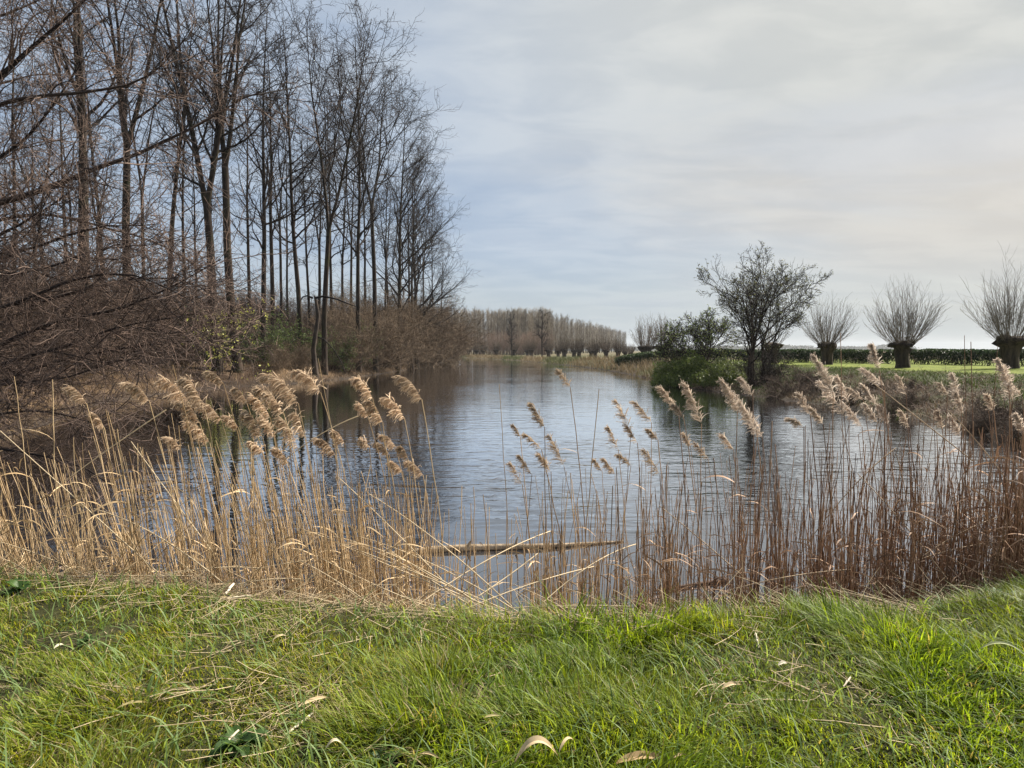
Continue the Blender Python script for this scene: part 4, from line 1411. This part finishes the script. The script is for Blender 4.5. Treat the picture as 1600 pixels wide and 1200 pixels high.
# plumes read off the photograph: tip x, y, foot x, y, size class (s, m, b)
PL = [
    (108, 606, 135, 630, 'm'), (198, 599, 233, 626, 'm'), (250, 596, 295, 628, 'm'), (281, 627, 312, 660, 'm'), (292, 660, 328, 692, 'm'), (287, 592, 320, 640, 'b'),
    (306, 630, 346, 656, 'm'), (323, 581, 349, 599, 'm'), (412, 587, 466, 630, 'b'), (400, 608, 443, 645, 'b'), (393, 620, 422, 652, 'm'), (382, 643, 410, 682, 'm'),
    (408, 654, 428, 682, 'm'), (438, 655, 466, 702, 'm'), (460, 645, 476, 682, 's'), (391, 692, 410, 707, 's'), (430, 702, 451, 724, 'm'), (495, 686, 524, 711, 'm'),
    (460, 582, 501, 613, 'm'), (521, 673, 538, 692, 's'), (556, 592, 582, 622, 'm'), (574, 625, 598, 660, 'm'), (561, 632, 575, 651, 's'), (600, 622, 632, 653, 'm'),
    (624, 588, 659, 624, 'm'), (564, 687, 577, 699, 's'), (588, 692, 608, 710, 's'), (596, 680, 619, 700, 'm'), (626, 697, 637, 716, 's'), (611, 723, 629, 737, 's'),
    (636, 722, 661, 742, 's'), (143, 645, 163, 668, 's'), (352, 650, 372, 668, 's'), (262, 684, 281, 700, 's'), (366, 606, 385, 628, 's'),
    (872, 579, 891, 605, 'm'), (832, 634, 851, 667, 'm'), (822, 680, 846, 702, 's'), (859, 682, 881, 727, 'm'), (803, 665, 813, 682, 's'), (812, 712, 831, 742, 's'),
    (844, 712, 861, 737, 's'), (798, 725, 816, 757, 's'), (964, 629, 986, 678, 'm'), (952, 668, 966, 702, 's'), (993, 629, 1018, 660, 'm'), (1033, 607, 1060, 642, 'm'),
    (1071, 601, 1096, 662, 'b'), (1054, 634, 1068, 652, 's'), (978, 664, 996, 692, 's'), (1013, 671, 1028, 687, 's'), (944, 717, 961, 742, 's'), (966, 711, 986, 727, 's'),
    (1008, 705, 1031, 742, 's'), (1069, 679, 1079, 697, 's'), (1087, 694, 1106, 717, 's'), (1129, 596, 1152, 642, 'b'), (1157, 591, 1176, 617, 'm'), (1143, 614, 1182, 672, 'b'),
    (1163, 639, 1191, 682, 'm'), (1128, 679, 1146, 702, 's'), (929, 719, 941, 737, 's'), (1272, 557, 1302, 612, 'b'), (1283, 598, 1319, 648, 'b'), (1309, 591, 1327, 630, 'm'),
    (1326, 607, 1349, 625, 's'), (1364, 541, 1374, 578, 'm'), (1347, 576, 1382, 604, 'm'), (1349, 604, 1370, 634, 'm'), (1353, 634, 1371, 660, 'm'), (1374, 634, 1389, 662, 'm'),
    (1249, 617, 1266, 647, 's'), (1269, 639, 1286, 662, 's'), (1319, 631, 1347, 667, 'm'), (1409, 644, 1421, 667, 's'), (1404, 589, 1416, 617, 's'), (1488, 587, 1498, 617, 'm'),
    (1494, 614, 1506, 647, 'm'), (1543, 619, 1553, 642, 's'), (1466, 644, 1473, 670, 's'), (1486, 651, 1501, 682, 'm'), (1559, 564, 1576, 602, 'b'), (1569, 574, 1582, 627, 'b'),
    (1588, 649, 1601, 677, 'm'), (1579, 599, 1596, 617, 's'), (1234, 654, 1256, 667, 's'), (1468, 599, 1481, 617, 's'),
]
UNIQ = {
    (108, 606): "single tan plume bowed over the water's edge below the low spreading tree",
    (323, 581): "small tan plume standing highest over the crowded plumes before the wood's dry bank",
    (412, 587): "broad shaggy golden plume crowning the densest golden clump",
    (460, 582): "golden plume bending away from the densest golden clump over the dark water",
    (624, 588): "golden plume standing alone and highest at the edge of the open water",
    (872, 579): "lone brown plume on a long bare stem in the middle of the open water",
    (1071, 601): "tall pale feathery plume in front of the open water short of the green bush",
    (1272, 557): "huge fluffy cream plume standing against the brown far bank",
    (1283, 598): "heavy drooping cream plume hanging just under the huge fluffy one",
    (1364, 541): "slim pale plume reaching up to the top of the hedge",
    (1488, 587): "upright cream plume against the far bank between two pollard willows",
    (1559, 564): "tall bushy cream plume beside the trunk of the biggest pollard willow",
    (859, 682): "dark withered brown plume low over the open water beside pale stems",
}
n_ind = 0
for (x1, y1, x0, y0, sz) in PL:
    Y = rr_.uniform(5.1, 6.5)
    if sz == 'b':
        Y = rr_.uniform(4.9, 5.5)
    left = np.clip((760 - x0) / 250, 0, 1)
    rx = x0 + 85 * left * (760 - y0) / 130 * rr_.uniform(0.5, 1.0) * 0.9 + (1 - left) * rr_.normal(22, 22)
    fl = {'s': 0.1, 'm': 0.45, 'b': 1.0}[sz] * (0.6 + 0.4 * (1 - left)) * rr_.uniform(0.7, 1.1)
    if 790 < x0 < 1040:
        fl *= 0.4
    pa = float(np.clip((x0 - 900) / 330, 0, 1)) * (1.0 if sz != 's' else 0.6)
    if 800 < x0 < 1035:
        pa *= 0.4
    lab = UNIQ.get((x1, y1))
    if lab:
        grp = "plumed reeds at the water's edge"
    elif x0 < 350:
        lab, grp = "reed with a tan drooping plume in the loose clump before the low spreading tree", "drooping plumes of the loose clump"
    elif x0 < 545:
        lab, grp = "reed with a golden drooping plume in the densest golden clump", "drooping plumes of the densest clump"
    elif x0 < 700:
        lab, grp = "reed with a golden plume in the clump bordering the open water", "golden plumes bordering the open water"
    elif x0 < 1045:
        lab, grp = "thin reed with a small brown plume standing sparsely before the open water", "sparse brown plumes before the open water"
    elif x0 < 1220:
        lab, grp = "reed with a pale pink plume in front of the green bush's reflection", "pale plumes below the green bush"
    else:
        lab, grp = "russet reed with a cream feathery plume against the brown far bank", "cream plumes against the far bank"
    up = P(x1, y1, Y)
    build_reed(x0, y0, Y, rx, lab, grp, (up, fl, pa, float(smooth(left, 0.05, 0.5))), rr_.uniform(0.0044, 0.0060), int(rr_.integers(0, 2)), None, 0.85 if left > 0.3 else 0.35)
    n_ind += 1

# tall bare tips that rise over the hedge line and the open water
for (x1, y1, rx, Y, lab) in [(1313, 520, 1330, 5.4, "thin bare reed tip crossing the hedge beside the dense upright willow broom"),
                             (1507, 524, 1520, 5.5, "taller of two thin bare reed tips close together before the hedge"),
                             (1517, 534, 1535, 5.6, "shorter of two thin bare reed tips close together before the hedge"),
                             (1559, 540, 1548, 5.5, "thin bare reed tip against the trunk of the biggest pollard willow"),
                             (936, 608, 905, 5.0, "tall dark bare reed leaning away from its clump over the open water"),
                             (780, 600, 800, 5.9, "faint thin bare reed far out over the open water"),
                             (497, 560, 560, 5.0, "very tall bare straw stem curving up to the brushy point"),
                             (270, 570, 345, 5.2, "tall bare straw stem rising above the tan plumes"),
                             (22, 588, 45, 5.0, "stout bare straw stem nearest the low spreading tree"),
                             (82, 593, 78, 5.0, "stout upright bare straw stem with a torn leaf near its top")]:
    build_reed(x1, y1, Y, rx, lab, "tall bare reeds", None, 0.0042, 1 if y1 > 585 else 0)
    n_ind += 1


def dens_px(x):
    return np.interp(x, [-150, 0, 120, 250, 430, 560, 660, 705, 760, 900, 1000, 1090, 1200, 1320, 1450, 1560, 1700, 1800],
                     [.45, .45, .55, .68, .82, .88, .75, .22, .30, .42, .55, .6, .8, 1.0, 1.2, 1.3, 1.2, 1.1])


def top_range(x):
    lo = np.interp(x, [-150, 0, 250, 450, 640, 720, 900, 1100, 1300, 1600, 1800], [640, 640, 640, 650, 690, 720, 690, 670, 640, 620, 620])
    hi = np.interp(x, [-150, 0, 250, 450, 640, 720, 900, 1100, 1300, 1600, 1800], [850, 850, 850, 850, 860, 900, 880, 880, 860, 830, 830])
    return lo, hi


def sample_px(n, lo=-20, hi=1620):
    out = []
    while len(out) < n:
        x = rr_.uniform(lo, hi)
        if rr_.random() < dens_px(x) / 1.6:
            out.append(x)
    return out


clx = np.array([40, 130, 215, 300, 340, 415, 470, 520, 560, 590, 625, 655, 880, 915, 1020, 1035, 1180, 1225, 1290, 1330, 1395, 1440, 1480, 1530, 1575])
for k, rx in enumerate(sample_px(300 - n_ind - 0)):
    if rr_.random() < 0.5:
        c = clx[np.argmin(np.abs(clx - rx))]
        rx = c + (rx - c) * 0.35
    lo, hi = top_range(rx)
    Y = rr_.uniform(4.75, 6.3)
    ty = lo + (hi - lo) * rr_.random() ** 1.1
    left = np.clip((760 - rx) / 250, 0, 1)
    tx = rx - 50 * left * (930 - ty) / 250 + rr_.normal(0, 26) * (930 - ty) / 250
    if rx < 700:
        lab, grp = "bare straw-coloured reed stem in the golden bed facing the wood", "bare stems of the golden reed bed"
    elif rx < 1080:
        lab, grp = "thin bare brown reed stem in the sparse stretch around the floating log", "bare stems around the floating log"
    else:
        lab, grp = "bare russet reed stem in the thick bed facing the lawn and hedge", "bare stems of the russet reed bed"
    build_reed(tx, ty, Y, rx, lab, grp, None, rr_.uniform(0.0036, 0.0060), int(rr_.integers(0, 3)), Y + rr_.normal(0, 0.12), rr_.uniform(0, .5))

# the uncounted rest of the bed
g = Geo()
m = 2500
rx = np.array(sample_px(m, -260, 1860))
sel = rr_.random(m) < 0.55
cidx = np.argmin(np.abs(clx[None] - rx[:, None]), axis=1)
rx = np.where(sel, clx[cidx] + (rx - clx[cidx]) * 0.45, rx)
Yv = rr_.uniform(4.75, 6.5, m)
P0 = np.array([root_at(a, b) for a, b in zip(rx, Yv)])
lo, hi = top_range(rx)
ty = lo + 40 + (hi - lo) * rr_.random(m) ** 0.8
ty = np.minimum(ty, 900)
left = np.clip((760 - rx) / 250, 0, 1)
tx = rx - 45 * left * (930 - ty) / 250 + rr_.normal(0, 30, m) * (930 - ty) / 250
tips = np.array([P(a, b, c) for a, b, c in zip(tx, ty, Yv + rr_.normal(0, 0.15, m))])
t = np.linspace(0, 1, 8)[None, :, None]
hor = (tips - P0) * np.array([1, 1, 0])
pts = P0[:, None] + (tips - P0)[:, None] * t - hor[:, None] * t * (1 - t) * rr_.uniform(0, .6, (m, 1, 1)) + rr_.normal(0, 0.006, (m, 8, 3)) * t
rad = np.linspace(1, 0.6, 8)[None] * rr_.uniform(0.0026, 0.0052, (m, 1))
cols = np.concatenate([reed_tone(a) for a in rx])
g.tubes(pts, rad, 4, cols)
# short broken and leaning litter among the feet
m = 2100
rx = np.array(sample_px(m, -260, 1860))
Yv = rr_.uniform(4.45, 6.0, m)
P0 = np.array([root_at(a, b) for a, b in zip(rx, Yv)])
az = rr_.random(m) * 6.28
el = rr_.uniform(0.1, 1.45, m)
long_ = 1 + 0.7 * np.clip((rx - 900) / 300, 0, 1)
p, r = grow(rr_, P0 + (0, 0, 0.02), np.stack([np.cos(az) * np.cos(el), np.sin(az) * np.cos(el) * .6, np.sin(el)], 1), rr_.uniform(0.15, 0.75, m) * long_, 0.0034 / long_, 0.0022 / long_, 6, 0.09, -0.03)
g.tubes(p, r, 4, np.concatenate([reed_tone(a) for a in rx]) * rr_.uniform(.6, 1.0, (m, 1)))
# strap leaves
m = 2600
rx = np.array(sample_px(m, -260, 1860))
Yv = rr_.uniform(4.6, 6.2, m)
P0 = np.array([root_at(a, b) for a, b in zip(rx, Yv)]) + np.stack([0 * rx, 0 * rx, rr_.uniform(0.05, 0.95, m)], 1)
az = rr_.random(m) * 6.28
p, r = grow(rr_, P0, np.stack([np.cos(az), np.sin(az) * .7, rr_.uniform(-.2, 1.3, m)], 1), rr_.uniform(0.10, 0.32, m), 1, 1, 6, 0.10, -0.2)
tt = np.linspace(0, 1, 6)[None]
sd = norm(np.cross(p[:, 1] - p[:, 0], rr_.normal(size=(m, 3))))
g.strips(p, sd, rr_.uniform(.002, .006, (m, 1)) * (0.5 + 2 * tt * (1 - tt)) * (1 - tt ** 4) + 0.0003, np.concatenate([reed_tone(a) for a in rx]) * 1.05)
kind("reeds", g.mesh("reeds", M_REED, True), "stuff")

# fallen reed stalks lying across the bed: pixel ends with their distances
FALL = [
    ((0, 673, 5.2), (247, 895, 4.7)), ((147, 795, 5.1), (353, 915, 4.6)), ((0, 847, 4.9), (135, 900, 4.7)), ((0, 872, 4.8), (55, 905, 4.6)), ((235, 902, 4.7), (405, 888, 4.9)),
    ((400, 890, 4.9), (480, 876, 5.0)), ((470, 826, 5.3), (795, 955, 4.4)), ((490, 832, 5.3), (770, 950, 4.4)), ((520, 838, 5.3), (750, 945, 4.45)), ((560, 838, 5.4), (812, 958, 4.4)),
    ((555, 850, 5.3), (742, 952, 4.4)), ((590, 848, 5.3), (790, 962, 4.35)), ((577, 772, 5.5), (800, 948, 4.5)), ((530, 747, 5.5), (690, 905, 4.8)), ((470, 876, 4.9), (600, 962, 4.35)),
    ((505, 874, 4.9), (700, 960, 4.35)), ((0, 905, 4.65), (230, 912, 4.6)), ((60, 925, 4.55), (300, 900, 4.7)), ((330, 925, 4.55), (470, 905, 4.7)), ((300, 905, 4.6), (420, 945, 4.45)),
    ((640, 955, 4.4), (860, 830, 5.4)), ((700, 960, 4.35), (840, 865, 5.2)), ((720, 955, 4.35), (930, 885, 5.0)), ((850, 940, 4.5), (995, 850, 5.4)), ((845, 945, 4.4), (940, 968, 4.2)),
    ((800, 950, 4.4), (985, 948, 4.3)), ((1030, 790, 5.6), (1160, 900, 4.9)), ((1130, 925, 4.7), (1330, 890, 4.9)), ((1340, 740, 5.4), (1480, 905, 4.8)), ((1420, 880, 5.0), (1600, 845, 5.2)),
    ((1440, 870, 5.0), (1590, 800, 5.4)), ((1240, 880, 5.1), (1400, 700, 5.6)), ((1360, 595, 5.6), (1520, 720, 5.3)), ((1480, 640, 5.5), (1600, 790, 5.2)), ((90, 760, 5.3), (260, 640, 5.6)),
    ((205, 690, 5.4), (330, 860, 5.0)), ((420, 740, 5.4), (560, 650, 5.7)),
]
for a, b in FALL:
    pa_, pb_ = P(*a), P(*b)
    for q in (pa_, pb_):
        q[2] = max(q[2], max(ground_z(q[0], q[1]), WZ) + 0.01)
    t = np.linspace(0, 1, 10)[:, None]
    sag = np.linalg.norm(pb_ - pa_) * rr_.uniform(-0.02, 0.06)
    pts = pa_ + (pb_ - pa_) * t + np.array([0, 0, 1]) * sag * 4 * (t * (1 - t))
    mid = (a[0] + b[0]) / 2
    col = (np.array([0.60, 0.48, 0.31]) if mid < 1000 else np.array([0.42, 0.31, 0.20])) * rr_.uniform(.8, 1.1)
    gg = Geo().tubes((pts - pb_)[None], np.linspace(0.0032, 0.0050, 10)[None], 5, col)
    if mid < 340:
        lab, grp = "pale reed stalk fallen across the golden bed under the low spreading tree", "fallen stalks of the golden bed"
    elif mid < 820:
        lab, grp = "pale reed stalk fallen slantwise from the golden bed towards the grass", "fallen stalks between bed and grass"
    elif mid < 1080:
        lab, grp = "pale reed stalk lying low over the water near the floating log", "fallen stalks near the floating log"
    else:
        lab, grp = "fallen reed stalk leaning slantwise through the russet bed", "fallen stalks of the russet bed"
    single("fallen_reed", gg.mesh("fallen_reed", M_REED, True), lab, "reed", grp, pb_)

# ------------------------------------------------------------------ floating log, branch and drift
a, b = G(598, 868, WZ), G(975, 848, WZ)
t = np.linspace(0, 1, 16)[:, None]
pts = a + (b - a) * t
pts[:, 2] = WZ + 0.004 + 0.028 * np.sin(t[:, 0] * 3.1)
pts[:, 1] += 0.05 * np.sin(t[:, 0] * 7)
rad = np.interp(t[:, 0], [0, 0.12, 0.3, 0.5, 0.7, 1], [0.028, 0.046, 0.047, 0.038, 0.027, 0.014]) * (1 + 0.08 * np.sin(t[:, 0] * 40))
tl = thing("floating_log", "long thin pale log half afloat across the calm water among the sparse reeds", "log", a)
part("bole", Geo().tubes((pts - a)[None], rad[None], 9).mesh("bole", M_LOG, True), tl)
for k, dv in ((5, (0.05, -0.05, 0.10)), (8, (0.03, 0.02, 0.12)), (11, (-.05, -0.03, 0.07))):
    s0 = pts[k] - a
    q = np.array([[s0, s0 + np.array(dv) * .6, s0 + np.array(dv)]])
    part("stub", Geo().tubes(q, np.array([[0.022, 0.018, 0.010]]), 6).mesh("stub", M_LOG, True), tl)
a, b = G(1020, 926, WZ), G(1138, 908, WZ)
t = np.linspace(0, 1, 10)[:, None]
pts = a + (b - a) * t + np.array([0, 0, .02])
rb2 = Geo().tubes((pts - a)[None], np.linspace(0.012, 0.022, 10)[None], 6, (0.08, 0.055, 0.045))
rb2.tubes(np.array([[pts[7] - a, pts[7] - a + (0.06, -.02, .05), pts[7] - a + (.13, .0, .06)], [pts[8] - a, pts[8] - a + (0.03, -.0, -.0), pts[8] - a + (.06, .0, .0)]]),
          np.array([[0.012, 0.01, 0.006], [0.03, 0.04, 0.02]]), 5, (0.06, 0.04, 0.035))
single("sunken_branch", rb2.mesh("sunken_branch", M_TWIG, True), "dark branch lying in the shallows among the russet reed feet", "branch", None, a)

g = Geo()
m = 11000
xx = rr_.uniform(-6, 7, m)
yy = rr_.uniform(4.9, 7.6, m)
dd = shore_dist(xx, yy)
dens = vnoise(xx * 1.1, yy * 2.2, 77) * .6 + vnoise(xx * 4, yy * 4, 78) * .4
k = (dd < -0.02) & (dd > -2.1) & (dens > 0.40 + 0.10 * (-dd))
xx, yy = xx[k], yy[k]
m = len(xx)
az = rr_.random(m) * 6.28
a1 = np.stack([np.cos(az), np.sin(az), rr_.normal(0, .06, m)], 1)
b1 = np.stack([-np.sin(az), np.cos(az), rr_.normal(0, .06, m)], 1)
c = np.stack([xx, yy, np.full(m, WZ + 0.006)], 1)
s = rr_.uniform(0.012, 0.05, m)[:, None]
V = np.stack([c - a1 * s, c + b1 * s * .25, c + a1 * s, c - b1 * s * .25], 1)
col = np.array([0.16, 0.11, 0.085]) + rr_.random((m, 1)) * np.array([0.26, 0.20, 0.16])
g.add(V, [np.arange(m * 4).reshape(m, 4)], np.repeat(col, 4, 0))
kind("floating_litter", g.mesh("floating_litter", M_DRY), "stuff")


# ------------------------------------------------------------------ things lying in the grass
def on_ground(px, py, up=0.0):
    q = G(px, py, 0.0)
    for _ in range(3):
        q = G(px, py, ground_z(q[0], q[1]) + up)
    return q


def dry_leaf(px, py, ln, wd, az, curl, lab, col=(0.62, 0.50, 0.33), up=0.05, grp=None):
    q = on_ground(px, py, up)
    N = 12
    t = np.linspace(-0.5, 0.5, N)
    col = np.asarray(col) * np.array([0.85, 0.80, 0.73])
    up = up * 0.7
    pts = np.stack([np.cos(az) * t * ln, np.sin(az) * t * ln, curl * (0.25 - t * t) * ln * 2 * np.ones(N)], 1)
    sd = np.array([-np.sin(az), np.cos(az), 0.35])
    tw = np.linspace(-0.5, 0.9, N)[:, None]
    side = norm(sd[None] * np.cos(tw) + np.array([[0, 0, 1.0]]) * np.sin(tw))
    w = wd * 0.5 * np.clip(1 - (2 * t) ** 4, 0.05, 1) * (1.1 - 0.5 * (t + .5))
    # a shallow keel: two ribbons meeting along the midrib
    g = Geo()
    m1 = pts + np.array([0, 0, -0.15 * wd])
    for s in (-1, 1):
        e = pts + side * (w * s)[:, None]
        V = np.stack([m1, e], 1)
        i = np.arange(N - 1)[:, None] * 2
        g.add(V[None], [np.concatenate([i, i + 1, i + 3, i + 2], 1)], np.asarray(col))
    single("dry_leaf", g.mesh("dry_leaf", M_DRY, True), lab, "leaf", grp, q)


dry_leaf(838, 1186, 0.17, 0.034, 0.25, 0.9, "broad pale dry leaf arching like a bridge out of the grass", up=0.06)
dry_leaf(1000, 1189, 0.19, 0.036, 0.15, 0.25, "broad tan dry leaf lying flat in front of the dark grass tuft", (0.50, 0.36, 0.20))
dry_leaf(885, 1166, 0.10, 0.012, 0.9, 0.6, "narrow bent dry leaf standing beside the arching broad leaf", up=0.07)
dry_leaf(1143, 1073, 0.11, 0.022, 0.35, 0.3, "cream split leaf on the patch of matted straw")
dry_leaf(488, 1098, 0.15, 0.020, 0.7, 0.2, "pale dry leaf on a pile of broken straw")
dry_leaf(522, 1168, 0.07, 0.014, 0.5, 0.9, "small white curled leaf beside the dark broad-leaved weed's grass", (0.7, 0.62, 0.46), 0.07)
dry_leaf(437, 997, 0.08, 0.014, 0.8, 0.4, "small pale leaf tip in short mossy grass near the golden reeds", (0.6, 0.52, 0.36))
dry_leaf(205, 1104, 0.13, 0.012, 0.5, 0.3, "thin looped straw leaf in the short mossy grass", (0.5, 0.44, 0.22))
dry_leaf(1565, 1020, 0.22, 0.018, -0.25, 0.5, "long silvery green leaf bent over the tall grass", (0.40, 0.45, 0.25), 0.1)
dry_leaf(1060, 1182, 0.07, 0.012, 0.4, 0.2, "short tan leaf scrap half sunk in the front grass", (0.55, 0.42, 0.26))
dry_leaf(92, 1010, 0.05, 0.016, 1.2, 0.4, "tiny white leaf scrap upright in the short grass under the golden bed", (0.75, 0.70, 0.58), 0.04)
dry_leaf(1223, 1038, 0.06, 0.02, 0.4, 0.4, "white crumpled leaf scrap at the edge of the matted straw", (0.72, 0.68, 0.58), 0.04)
dry_leaf(670, 1182, 0.09, 0.012, -0.3, 0.3, "thin tan leaf in the long front grass", (0.55, 0.44, 0.26), 0.06)
dry_leaf(1175, 1182, 0.09, 0.06, 0.3, 0.3, "dark brown rotten leaf in a hollow of the front grass", (0.10, 0.075, 0.06), 0.02)
dry_leaf(770, 1120, 0.08, 0.012, 0.2, 0.2, "slim straw leaf lying level in the long middle grass", (0.5, 0.45, 0.25), 0.07)

sticks = [(335, 1180, 0.13, 0.0045, 1.15, 0.35, "white jointed straw stalk standing in the broad-leaved weed", (0.72, 0.62, 0.44)),
          (1185, 1012, 0.09, 0.004, 1.4, 0.6, "short white stalk stub upright before the russet reeds", (0.75, 0.68, 0.52)),
          (1318, 1073, 0.09, 0.004, 0.75, 0.25, "short pink-white stalk lying slantwise in the grass", (0.70, 0.58, 0.46)),
          (445, 1150, 0.16, 0.0055, 1.1, 0.15, "split white stalk lying on brown litter beside the broad-leaved weed", (0.70, 0.62, 0.46)),
          (1185, 1092, 0.22, 0.0025, -0.15, 0.08, "long thin straw on the patch of matted straw", (0.60, 0.52, 0.34)),
          (1490, 1070, 0.10, 0.003, 1.5, 0.5, "thin orange straw upright in the tall grass", (0.55, 0.38, 0.16)),
          (352, 928, 0.11, 0.008, 1.45, 0.35, "thick white broken reed butt at the border of grass and golden reeds", (0.75, 0.68, 0.55)),
          (340, 938, 0.20, 0.006, 0.3, 0.1, "pale reed end lying flat beside the white broken butt", (0.65, 0.55, 0.40)),
          (520, 1010, 0.24, 0.003, 0.6, 0.05, "thin straw lying in short grass below the golden reeds", (0.48, 0.40, 0.24)),
          (505, 1085, 0.18, 0.004, 0.75, 0.1, "dull straw stalk crossing the pile of broken straw", (0.45, 0.36, 0.22))]
for px, py, ln, r0, az, el, lab, col in sticks:
    q = on_ground(px, py, 0.02)
    d = np.array([np.cos(az) * np.cos(el), np.sin(az) * np.cos(el), np.sin(el)])
    t = np.linspace(0, 1, 9)[:, None]
    pts = d * ln * t + np.array([0, 0, -0.06]) * ln * t * t + rr_.normal(0, 0.001, (9, 3))
    rad = np.full(9, r0)
    rad[4] *= 1.35
    single("straw_stalk", Geo().tubes(pts[None], rad[None], 6, col).mesh("straw_stalk", M_DRY, True), lab, "stalk", None, q)


def weed(px, py, n, ln, wd, lab, seed, c0=(0.018, 0.045, 0.008), c1=(0.05, 0.10, 0.015)):
    rng = np.random.default_rng(seed)
    q = on_ground(px, py)
    t = thing("broadleaf_weed", lab, "plant", q)
    for i in range(n):
        az = i * 2.4 + rng.normal(0, .2)
        L = ln * rng.uniform(.6, 1.15)
        N = 9
        s = np.linspace(0, 1, N)
        el = rng.uniform(.35, 1.0)
        hor = L * s * cos(el)
        ver = L * (s * sin(el) - 0.45 * s ** 2.2) + 0.01
        pts = np.stack([np.cos(az) * hor, np.sin(az) * hor, ver], 1)
        side = np.array([-np.sin(az), np.cos(az), 0])
        w = wd * rng.uniform(.8, 1.2) * np.sin(np.clip(s, 0.02, 1) ** 0.8 * pi * 0.97) ** 0.7 * 0.5 + 0.002
        wav = 0.10 * wd * np.sin(s * 22 + i)
        g = Geo()
        col = np.asarray(c0) + (np.asarray(c1) - np.asarray(c0)) * rng.random()
        for sg in (-1, 1):
            e = pts + side * (w * sg)[:, None] + np.stack([0 * s, 0 * s, 0.35 * w + wav], 1)
            V = np.stack([pts, e], 1)
            k = np.arange(N - 1)[:, None] * 2
            g.add(V[None], [np.concatenate([k, k + 1, k + 3, k + 2], 1)], col)
        part("leaf", g.mesh("leaf", M_LEAF, True), t)


weed(372, 1170, 17, 0.15, 0.042, "large dark dock-like weed with broad leaves low in the grass", 5)
weed(925 - 330, 1192, 9, 0.10, 0.04, "small broad-leaved weed beside brown litter in the grass", 6)
weed(130, 1008, 7, 0.07, 0.04, "tiny dark broad-leaved weed in short grass beside a white scrap", 7)
weed(1560, 935, 8, 0.16, 0.05, "broad-leaved weed at the foot of the russet reeds", 8, (0.05, 0.11, 0.03), (0.10, 0.2, 0.05))
weed(30, 925, 8, 0.14, 0.05, "dark leafy weed where the grass meets the fallen golden stalks", 9)


# ------------------------------------------------------------------ thin spring haze
def haze():
    hm, t, out = new_mat("haze")
    v = node(t, 'ShaderNodeVolumePrincipled')
    v.inputs['Color'].default_value = (0.92, 0.95, 1.0, 1)
    v.inputs['Density'].default_value = 0.00013
    v.inputs['Anisotropy'].default_value = 0.0
    lk(t, v.outputs[0], out.inputs['Volume'])
    a, z0, z1 = 4100.0, -4.0, 48.0
    V = np.array([(x, y, z) for z in (z0, z1) for y in (-a, a) for x in (-a, a)], float)
    F = np.array([[0, 2, 3, 1], [4, 5, 7, 6], [0, 1, 5, 4], [2, 6, 7, 3], [0, 4, 6, 2], [1, 3, 7, 5]])
    kind("haze", make_mesh("haze", V, [F], hm), "stuff")


haze()
